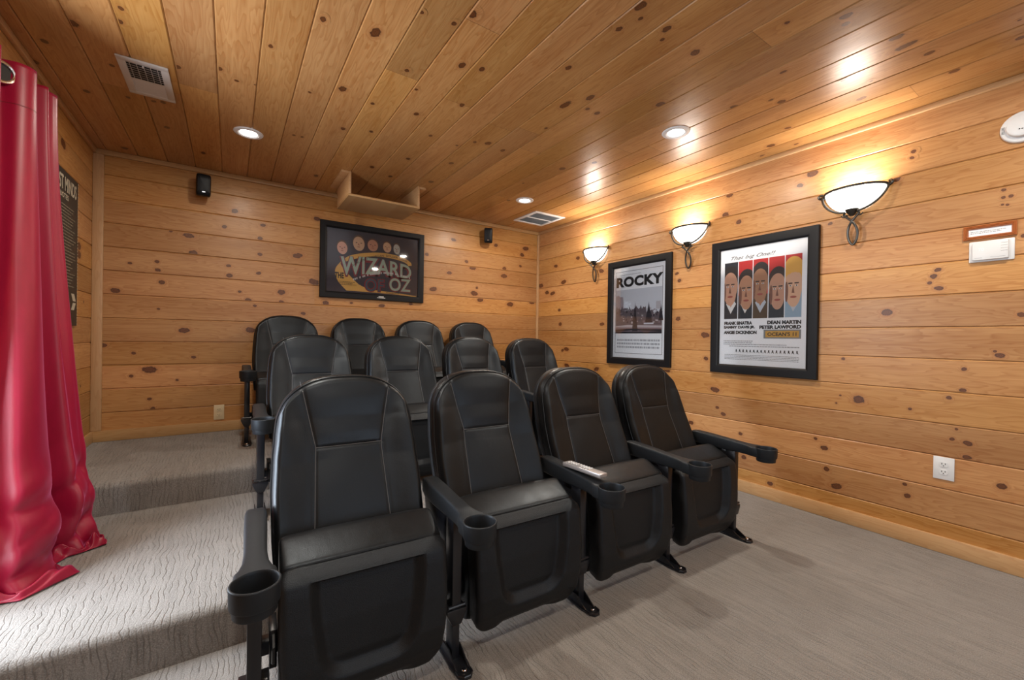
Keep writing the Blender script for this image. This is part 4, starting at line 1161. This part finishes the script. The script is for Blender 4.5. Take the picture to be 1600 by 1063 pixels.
# --- outlets --------------------------------------------------------------------------------------
def outlet(name, pic, w, h, mat, label):
    root = empty(name, pic.p(w/2, 0, 0)); tag(root, label, 'outlet')
    mb = MB(); pic.slab(mb, 0, 0, w, h, 0.0, 0.006, r=0.002); mb.build('cover_plate', MAT[mat], root, smooth=True)
    for cv in (0.33, 0.67):
        mb = MB(); a, b = 0.0165, 0.0145
        pts = [(a*cos(2*pi*i/28), max(-b*0.86, min(b*0.86, b*1.15*sin(2*pi*i/28)))) for i in range(28)]
        V0 = [pic.p(w/2+p, h*cv+q, 0.0055) for p, q in pts]; V1 = [pic.p(w/2+p, h*cv+q, 0.0085) for p, q in pts]
        mb.add(V0+V1, [(i, (i+1) % 28, 28+(i+1) % 28, 28+i) for i in range(28)]+[tuple(28+i for i in range(28))])
        rc = mb.build('receptacle', MAT[mat], root)
        mb = MB()
        for du in (-0.0065, 0.0065): pic.rect(mb, w/2+du-0.0014, h*cv, w/2+du+0.0014, h*cv+0.008, 0.0088)
        pic.ell(mb, w/2, h*cv-0.006, 0.0024, 0.0026, 0.0088, seg=10)
        mb.build('slots', MAT['dark'], rc, recalc=False)
    reparent(root)
outlet('wall_outlet', Pic((RW, 0.620, 0.387), (0, -1, 0), (0, 0, 1), (-1, 0, 0)), 0.080, 0.119, 'white', 'white double wall outlet low on the right wall')
outlet('wall_outlet', Pic((-0.104, BW, 0.406), (1, 0, 0), (0, 0, 1), (0, -1, 0)), 0.070, 0.119, 'almond', 'almond double wall outlet low on the back wall')

# --- speakers -------------------------------------------------------------------------------------
def speaker(cx, cz, label, aim):
    root = empty('wall_speaker', (cx, BW, cz)); tag(root, label, 'speaker', None)
    mb = MB(); mb.bbox((-0.012, -0.022, 0.0), (0.012, 0.0, 0.045), 0.003)
    mb.tube([(0, -0.018, 0.022), (0, -0.05, 0.015)], 0.008, 10); mb.build('mount', MAT['metal'], root, smooth=True)
    hw, hh = 0.046, 0.082
    c0 = Matrix.Translation((0, -0.05, 0)) @ Matrix.Rotation(aim, 4, 'Z') @ Matrix.Rotation(math.radians(8), 4, 'X')
    mb = MB(); V = []; st = [(0.0, 0.80), (-0.01, 0.92), (-0.05, 1.0), (-0.085, 1.0), (-0.094, 0.97)]; K = 36
    for y, s_ in st:
        for k in range(K):
            a = 2*pi*k/K; c_, q = cos(a), sin(a); p = 0.22
            V.append(c0 @ Vector((hw*s_*math.copysign(abs(c_)**p, c_), y, hh*s_*math.copysign(abs(q)**p, q))))
    mb.add(V, [(i*K+k, i*K+(k+1) % K, (i+1)*K+(k+1) % K, (i+1)*K+k) for i in range(len(st)-1) for k in range(K)]+[tuple(range(K))])
    mb.build('cabinet', MAT['plastic'], root, smooth=True, angle=40)
    mb = MB(); V = []; st = [(-0.092, 0.97), (-0.100, 0.955), (-0.107, 0.85), (-0.110, 0.5), (-0.111, 0.02)]
    for y, s_ in st:
        for k in range(K):
            a = 2*pi*k/K; c_, q = cos(a), sin(a); p = 0.22
            V.append(c0 @ Vector((hw*s_*math.copysign(abs(c_)**p, c_), y, hh*s_*math.copysign(abs(q)**p, q))))
    mb.add(V, [(i*K+k, i*K+(k+1) % K, (i+1)*K+(k+1) % K, (i+1)*K+k) for i in range(len(st)-1) for k in range(K)]+[tuple((len(st)-1)*K+i for i in range(K))])
    gr = mb.build('grille', MAT['frame'], root, smooth=True, angle=40)
    mb = MB(); mb.add([c0 @ Vector(p) for p in ((-0.010, -0.113, -0.056), (0.010, -0.113, -0.056), (0.010, -0.113, -0.050), (-0.010, -0.113, -0.050))], [(0, 1, 2, 3)])
    mb.build('badge', MAT['chrome'], gr)
speaker(-0.190, 2.250, 'small black speaker at the left end of the back wall', 0.10)
speaker(2.400, 2.243, 'small black speaker right of the landscape poster on the back wall', -0.55)

# --- recessed ceiling lights ------------------------------------------------------------------------
cans = [(0.085, 3.232, 'round recessed ceiling light nearest the left ceiling vent'), (2.303, 1.640, 'round recessed ceiling light nearest the camera, above the poster wall side'),
        (2.296, 3.258, 'round recessed ceiling light beside the right ceiling vent'), (0.085, 1.640, None), (0.085, 0.05, None), (2.303, 0.05, None)]  # last two are unseen, added as fill toward the room front
proto = None
for cx, cy, lab in cans:
    if proto is None:
        root = empty('ceiling_light', (cx, cy, H))
        mb = MB(); mb.lathe([(0.047, 0.002), (0.050, -0.004), (0.060, -0.009), (0.080, -0.006), (0.084, -0.0005), (0.082, 0.001)], (0, 0, 0), n=48)
        mb.build('trim_ring', MAT['ventwhite2'], root, smooth=True)
        mb = MB(); mb.lathe([(0.0, -0.003), (0.049, -0.003), (0.049, 0.0)], (0, 0, 0), n=40); mb.build('lens', MAT['lens'], root)
        proto = root
    else:
        root = copy_tree(proto); root.location = (cx, cy, H)
    tag(root, lab or ('round recessed ceiling light out of view toward the room front, %s side' % ('left' if cx < 1 else 'right')), 'ceiling light', 'recessed ceiling lights')
    d = bpy.data.lights.new('ceiling_bulb', 'AREA'); d.shape = 'DISK'; d.size = 0.09; d.energy = CAN_POWER; d.color = (1.0, 0.90, 0.76)
    lo = bpy.data.objects.new('ceiling_bulb', d); COL.objects.link(lo); lo.location = (0, 0, -0.012); lo.parent = root

# --- ceiling vents -------------------------------------------------------------------------------------
def vent(cx, cy, wx, wy, mat, label, two):
    root = empty('ceiling_vent', (cx, cy, H)); tag(root, label, 'vent')
    b = 0.032 if not two else 0.038
    mb = MB()
    for a, c in (((-wx/2, -wy/2), (wx/2, -wy/2+b)), ((-wx/2, wy/2-b), (wx/2, wy/2)), ((-wx/2, -wy/2+b-0.002), (-wx/2+b, wy/2-b+0.002)), ((wx/2-b, -wy/2+b-0.002), (wx/2, wy/2-b+0.002))):
        mb.bbox((a[0], a[1], -0.008), (c[0], c[1], -0.0005), 0.002)
    if two: mb.bbox((-wx/2+b-0.002, -0.006, -0.008), (wx/2-b+0.002, 0.006, -0.001), 0.001)
    mb.build('frame', mat, root, smooth=True)
    mb = MB(); mb.box((-wx/2+b-0.003, -wy/2+b-0.003, -0.0012), (wx/2-b+0.003, wy/2-b+0.003, -0.0006)); mb.build('backing', MAT['filter'] if two else MAT['dark'], root)
    mb = MB()
    if two:
        n = 24
        for k in range(n):
            y = -wy/2+b+(wy-2*b)*(k+0.5)/n
            if abs(y) < 0.010: continue
            mb.prism([(y-0.005, -0.0065), (y-0.0038, -0.0065), (y+0.005, -0.0015), (y+0.0038, -0.0015)], 0, -wx/2+b, wx/2-b)
        mb.build('louvers', MAT['filter'], root)
    else:
        y_s = 0.02; FL = root
        for k in range(8):
            y = -wy/2+b+(y_s+wy/2-b)*(k+0.5)/8
            mb.prism([(y-0.008, -0.0065), (y-0.006, -0.0065), (y+0.008, -0.0015), (y+0.006, -0.0015)], 0, -wx/2+b, wx/2-b)
        for k in range(8):
            y = y_s+(wy/2-b-y_s)*(k+0.5)/8
            mb.prism([(y-0.009, -0.0015), (y-0.0115, -0.0015), (y+0.009, -0.0065), (y+0.0075, -0.0065)], 0, -wx/2+b, wx/2-b)
        mb.build('louvers', mat, root)
        mb = MB()
        for k in range(5):
            xx = -wx/2+b+(wx-2*b)*(k+0.5)/5
            mb.bbox((xx-0.0015, -wy/2+b, -0.0045), (xx+0.0015, 0.02, -0.0035), 0.0003)
        mb.bbox((-0.004, -wy/2+b+0.005, -0.014), (0.002, -wy/2+b+0.02, -0.004), 0.001)
        mb.build('damper', MAT['ventwhite'], root)
    return root
vent(-0.366, 2.866, 0.195, 0.370, MAT['ventwhite'], 'cream metal vent in the ceiling above the red curtain', False)
vent(2.774, 3.664, 0.390, 0.415, MAT['ventwhite2'], 'white square vent in the ceiling near the back right corner', True)

# --- wooden projector shelf hanging from the ceiling ----------------------------------------------------
root = empty('projector_shelf', (1.05, 3.72, H)); tag(root, 'empty open pine shelf box hung under the ceiling above the landscape poster', 'shelf')
sx0, sx1, sy0, sy1, sz = 0.785-1.05, 1.335-1.05, 3.50-3.72, 3.94-3.72, 2.228-H
mb = MB(); mb.bbox((sx0-0.02, sy0, sz-0.018), (sx1+0.02, sy1, sz), 0.002); mb.build('shelf_board', MAT['trim_x'], root, smooth=True)
mb = MB(); mb.bbox((sx0-0.018, sy0, sz+0.0002), (sx0, sy1, -0.0006), 0.002); mb.build('side_board', MAT['trim_y'], root, smooth=True)
mb = MB(); mb.bbox((sx1, sy0, sz+0.0002), (sx1+0.018, sy1, -0.0006), 0.002); mb.build('side_board', MAT['trim_y'], root, smooth=True)
mb = MB(); mb.bbox((sx0-0.075, sy0+0.0, -0.018), (sx0-0.0185, sy1, -0.0006), 0.002); mb.build('mounting_strip', MAT['trim_y'], root, smooth=True)
mb = MB(); mb.bbox((sx1+0.0185, sy0+0.0, -0.018), (sx1+0.075, sy1, -0.0006), 0.002); mb.build('mounting_strip', MAT['trim_y'], root, smooth=True)
# --- wall sconces -------------------------------------------------------------------------------------
def make_sconce():
    root = empty('wall_sconce')
    RX, RYH, HB = 0.118, 0.150, 0.128       # projection, half width, bowl height
    Z = 0.0
    mb = MB(); NA, NR = 32, 14
    V = []
    for i in range(NR+1):
        t = pi/2*i/NR            # 0 at the rim, pi/2 at the bottom
        for k in range(NA+1):
            a = -pi/2+pi*k/NA
            V.append((-RX*cos(a)*cos(t)**0.9, RYH*sin(a)*cos(t)**0.9, -HB*sin(t)**1.15))
    n = NA+1
    mb.add(V, [(i*n+k, i*n+k+1, (i+1)*n+k+1, (i+1)*n+k) for i in range(NR) for k in range(NA)])
    V2 = [(x*0.965, y*0.965, z*0.965+0.0) for x, y, z in V]
    mb.add(V2, [(i*n+k, i*n+k+1, (i+1)*n+k+1, (i+1)*n+k) for i in range(NR) for k in range(NA)])
    mb.build('glass_bowl', MAT['bowl'], root, smooth=True, angle=80)
    mb = MB()
    rim = [(-(RX+0.003)*cos(-pi/2+pi*k/32), (RYH+0.003)*sin(-pi/2+pi*k/32), 0.001) for k in range(33)]
    mb.tube(rim, 0.0075, 8)
    # scroll ends at the wall
    for sg in (-1, 1):
        c = [(-0.004-0.012*(1-cos(t)), sg*(RYH+0.003+0.014+0.014*sin(t-pi/2)), 0.012*sin(t)*-1) for t in [k*0.45 for k in range(12)]]
        mb.tube(c, [0.0078-0.0001*k for k in range(12)], 8)
    mb.build('rim', MAT['bronze'], root, smooth=True)
    for sg in (-1, 1):
        mb = MB(); pts = []
        for k in range(15):      # arm down the side of the bowl near the wall, then crossing into the loop
            t = pi/2*k/14*0.90
            pts.append((-0.016-0.045*sin(t), sg*(RYH+0.015)*cos(t)**0.90, -(HB+0.012)*sin(t)**1.15))
        key = [(-0.052, sg*0.036, -0.150), (-0.050, sg*0.018, -0.172), (-0.046, -sg*0.002, -0.196), (-0.036, -sg*0.018, -0.226), (-0.030, -sg*0.024, -0.262), (-0.026, -sg*0.019, -0.300), (-0.024, -sg*0.008, -0.324), (-0.024, 0.0, -0.330)]
        key2 = []
        P = [Vector(p) for p in [pts[-1]]+key]
        for i in range(len(P)-1):
            p0, p1, p2, p3 = P[max(i-1, 0)], P[i], P[i+1], P[min(i+2, len(P)-1)]
            for q in range(4):
                t = q/4; key2.append(0.5*((2*p1)+(-p0+p2)*t+(2*p0-5*p1+4*p2-p3)*t*t+(-p0+3*p1-3*p2+p3)*t**3))
        key2.append(P[-1])
        mb.tube([Vector(p) for p in pts[:-1]]+key2, 0.0066, 8)
        # little curl under the bowl
        cu = [(-0.046, sg*(0.024+0.014*(1-cos(t))), -0.150-0.012*sin(t)) for t in [k*0.4 for k in range(9)]]
        mb.tube(cu, [0.0045-0.0002*k for k in range(9)], 8)
        mb.build('scroll_arm', MAT['bronze'], root, smooth=True)
    mb = MB(); mb.lathe([(0.0, -0.160), (0.010, -0.160), (0.016, -0.152), (0.028, -0.136), (0.034, -0.122), (0.0, -0.130)], (-0.045, 0, 0), n=24); mb.build('cup', MAT['bronze'], root, smooth=True)
    mb = MB(); mb.bbox((-0.006, -0.040, -0.10), (-0.0002, 0.040, -0.02), 0.002); mb.tube([(-0.004, 0, -0.09), (-0.045, 0, -0.115)], 0.008, 10); mb.build('wall_plate', MAT['bronze'], root, smooth=True)
    d = bpy.data.lights.new('sconce_bulb', 'AREA'); d.shape = 'RECTANGLE'; d.size = 0.06; d.size_y = 0.16; d.energy = SCONCE_POWER; d.color = (1.0, 0.94, 0.86)
    lo = bpy.data.objects.new('sconce_bulb', d); COL.objects.link(lo); lo.location = (-0.074, 0, -0.008); lo.rotation_euler = (pi, 0, 0); lo.parent = root
    return root
sc = make_sconce()
for k, (y, z, lab) in enumerate(((0.985, 2.028, 'lit glass bowl sconce nearest the camera, between a poster and the thermostat'),
                                 (2.085, 2.028, 'lit glass bowl sconce between the two posters on the right wall'),
                                 (3.155, 2.028, 'lit glass bowl sconce nearest the back corner'))):
    o = sc if k == 0 else copy_tree(sc)
    o.location = (RW, y, z); tag(o, lab, 'sconce', 'wall sconces')

# --- remote control on the armrest between the second and third front chairs ---------------------------
root = empty('remote_control', (1.228, 1.285, 0.5525), math.radians(4)); tag(root, 'silver remote control lying on a front row armrest', 'remote')
mb = MB(); mb.bbox((-0.022, -0.105, 0.0), (0.022, 0.105, 0.017), 0.004); bd = mb.build('housing', MAT['silver'], root, smooth=True)
g = random.Random(2)
for r_ in range(9):
    for c_ in range(3):
        if r_ == 4 and c_ == 1: continue
        mb = MB(); cx, cy = -0.013+0.013*c_, -0.030+0.0145*r_
        mb.bbox((cx-0.0042, cy-0.0038, 0.0165), (cx+0.0042, cy+0.0038, 0.0190), 0.001); mb.build('button', MAT['white'] if (r_*3+c_) % 3 else MAT['greyink'], bd, smooth=True)
# ---------------------------------------------------------------- red curtain gathered at the end of its rod
def catmull(pts, n):
    P = [Vector(p) for p in pts]; o = []
    for i in range(len(P)-1):
        p0, p1, p2, p3 = P[max(i-1, 0)], P[i], P[i+1], P[min(i+2, len(P)-1)]
        for q in range(n):
            t = q/n; o.append(0.5*((2*p1)+(-p0+p2)*t+(2*p0-5*p1+4*p2-p3)*t*t+(-p0+3*p1-3*p2+p3)*t**3))
    o.append(P[-1]); return o
CT = 2.13
top = [(-0.775, 2.30), (-0.700, 2.30), (-0.745, 2.385), (-0.735, 2.415), (-0.690, 2.412), (-0.660, 2.432), (-0.654, 2.467), (-0.690, 2.50), (-0.700, 2.565), (-0.652, 2.583), (-0.668, 2.612), (-0.650, 2.640), (-0.646, 2.668), (-0.700, 2.700)]
bot = [(-0.765, 2.10), (-0.765, 2.18), (-0.745, 2.22), (-0.690, 2.23), (-0.620, 2.22), (-0.575, 2.30), (-0.580, 2.40), (-0.640, 2.44), (-0.640, 2.52), (-0.545, 2.52), (-0.535, 2.56), (-0.520, 2.60), (-0.515, 2.64), (-0.600, 2.70)]
SUB = 10
T_ = catmull([(a, b, 0) for a, b in top], SUB); B_ = catmull([(a, b, 0) for a, b in bot], SUB)
n = len(T_); HB_ = 150
hem = {}
def curt(i, v):
    """v 0 top .. 1 floor"""
    t, b = T_[i], B_[i]
    q = sm(v)**1.0*0.55+v*0.45
    q = q**1.35
    x = t.x+(b.x-t.x)*q; y = t.y+(b.y-t.y)*q
    s_ = i/SUB
    # creases where the cloth bunches just above the floor
    low = sm((v-0.74)/0.16)
    k1 = math.sqrt(sin(pi*(v*8.6+s_*0.16+0.25*sin(s_*0.8)))**2+0.01)
    k2 = math.sqrt(sin(pi*(v*5.0-s_*0.23+0.4))**2+0.01)
    k3 = abs(sin(pi*(v*17.0+s_*0.37)))**0.7
    x += low*(0.032*k1+0.016*k2+0.007*k3-0.025); y -= low*(0.020*k1+0.016*k2+0.005*k3-0.014)
    x += 0.005*sin(v*9+s_*2.0)*v
    z = CT-(CT-T1-0.012)*v
    return Vector((x, y, z))
mb = MB(); V = []
zs = [1-(1-j/HB_)**1.0 for j in range(HB_+1)]
for v in zs:
    for i in range(n): V.append(curt(i, v))
# puddle: cloth that runs on over the carpet into the room
PU = 26
edge = {0: (-0.75, 2.09), 1: (-0.7, 2.05), 2: (-0.665, 2.165), 3: (-0.65, 2.175), 4: (-0.6, 2.165), 5: (-0.48, 2.305), 6: (-0.56, 2.375), 7: (-0.585, 2.42), 8: (-0.555, 2.485), 9: (-0.52, 2.5), 10: (-0.475, 2.53), 11: (-0.448, 2.548), 12: (-0.452, 2.58), 13: (-0.56, 2.7)}
ks = sorted(edge)
def hem_at(s_):
    for a, b in zip(ks, ks[1:]):
        if s_ <= b:
            q = (s_-a)/(b-a); return Vector((edge[a][0]*(1-q)+edge[b][0]*q, edge[a][1]*(1-q)+edge[b][1]*q, 0))
    return Vector((*edge[ks[-1]], 0))
for j in range(1, PU+1):
    q = j/PU
    for i in range(n):
        s_ = i/SUB; b = curt(i, 1.0); e = hem_at(s_)
        x = b.x+(e.x-b.x)*q; y = b.y+(e.y-b.y)*q
        d = (e-Vector((b.x, b.y, 0))).length
        lift = (0.045*sin(pi*min(1, q*1.0))*min(1, d/0.06)*(0.6+0.4*sin(s_*3.1))+0.010*sin(q*11+s_*5)*sin(pi*q))
        z = T1+0.006+max(0.0, lift)+0.006*(1-q)
        V.append(Vector((x, y, z)))
R_ = HB_+PU
mb.add(V, [(j*n+i, j*n+i+1, (j+1)*n+i+1, (j+1)*n+i) for j in range(R_) for i in range(n-1)])
root = empty('curtain', (-0.70, 2.4, T1)); tag(root, 'crimson satin curtain gathered at the left edge, pooling on the step', 'curtain')
cl = mb.build('drape', MAT['velvet'], root, smooth=True, angle=180)
md = cl.modifiers.new('solid', 'SOLIDIFY'); md.thickness = 0.003; md.offset = 0
# hem band at the top
for i0, i1 in ((20, 62),):
    mbh = MB(); V = []
    for v in (0.082, 0.0835):
        for i in range(i0, i1): V.append(curt(i, v)+Vector((0.0022, -0.0022, 0)))
    m = i1-i0
    mbh.add(V, [(i, i+1, m+i+1, m+i) for i in range(m-1)])
    mbh.build('hem_stitch', C('dark_red_thread', (0.16, 0.004, 0.012)), root)
mb = MB()
gc = Vector((-0.726, 2.392, 2.072)); gn = Vector((0.62, -0.78, 0.0)).normalized(); gt = Vector((gn.y*-1, gn.x, 0))
ring = [gc+gt*0.037*cos(t)+Vector((0, 0, 0.037*sin(t))) for t in [2*pi*k/32 for k in range(32)]]
mb.tube(ring, 0.0065, 8, closed=True)
mb.add([p-gn*0.002 for p in ring], [tuple(range(32))], 1)
mb.build('grommet', [MAT['chrome'], MAT['dark']], root, smooth=True)
reparent(root)
root = empty('curtain_rod', (-0.745, 1.5, CT-0.06)); tag(root, 'dark curtain rod running through the ring of the red curtain', 'curtain rod')
mb = MB(); mb.tube([(-0.742, 0.15, CT-0.062), (-0.742, 2.74, CT-0.062)], 0.011, 12); mb.lathe([(0, 0.0), (0.02, 0.004), (0.024, 0.02), (0.015, 0.035), (0, 0.04)], (-0.742, 2.74, CT-0.062), axis=1, n=20)
mb.build('rod', MAT['metal'], root, smooth=True)
mb = MB()
for y in (0.2, 2.715): mb.tube([(L+0.001, y, CT-0.062), (-0.742, y, CT-0.062)], 0.007, 8); mb.lathe([(0, 0.0), (0.025, 0.0), (0.025, 0.004), (0.0, 0.006)], (L+0.0006, y, CT-0.062), axis=0, n=20)
mb.build('bracket', MAT['metal'], root, smooth=True)
reparent(root)
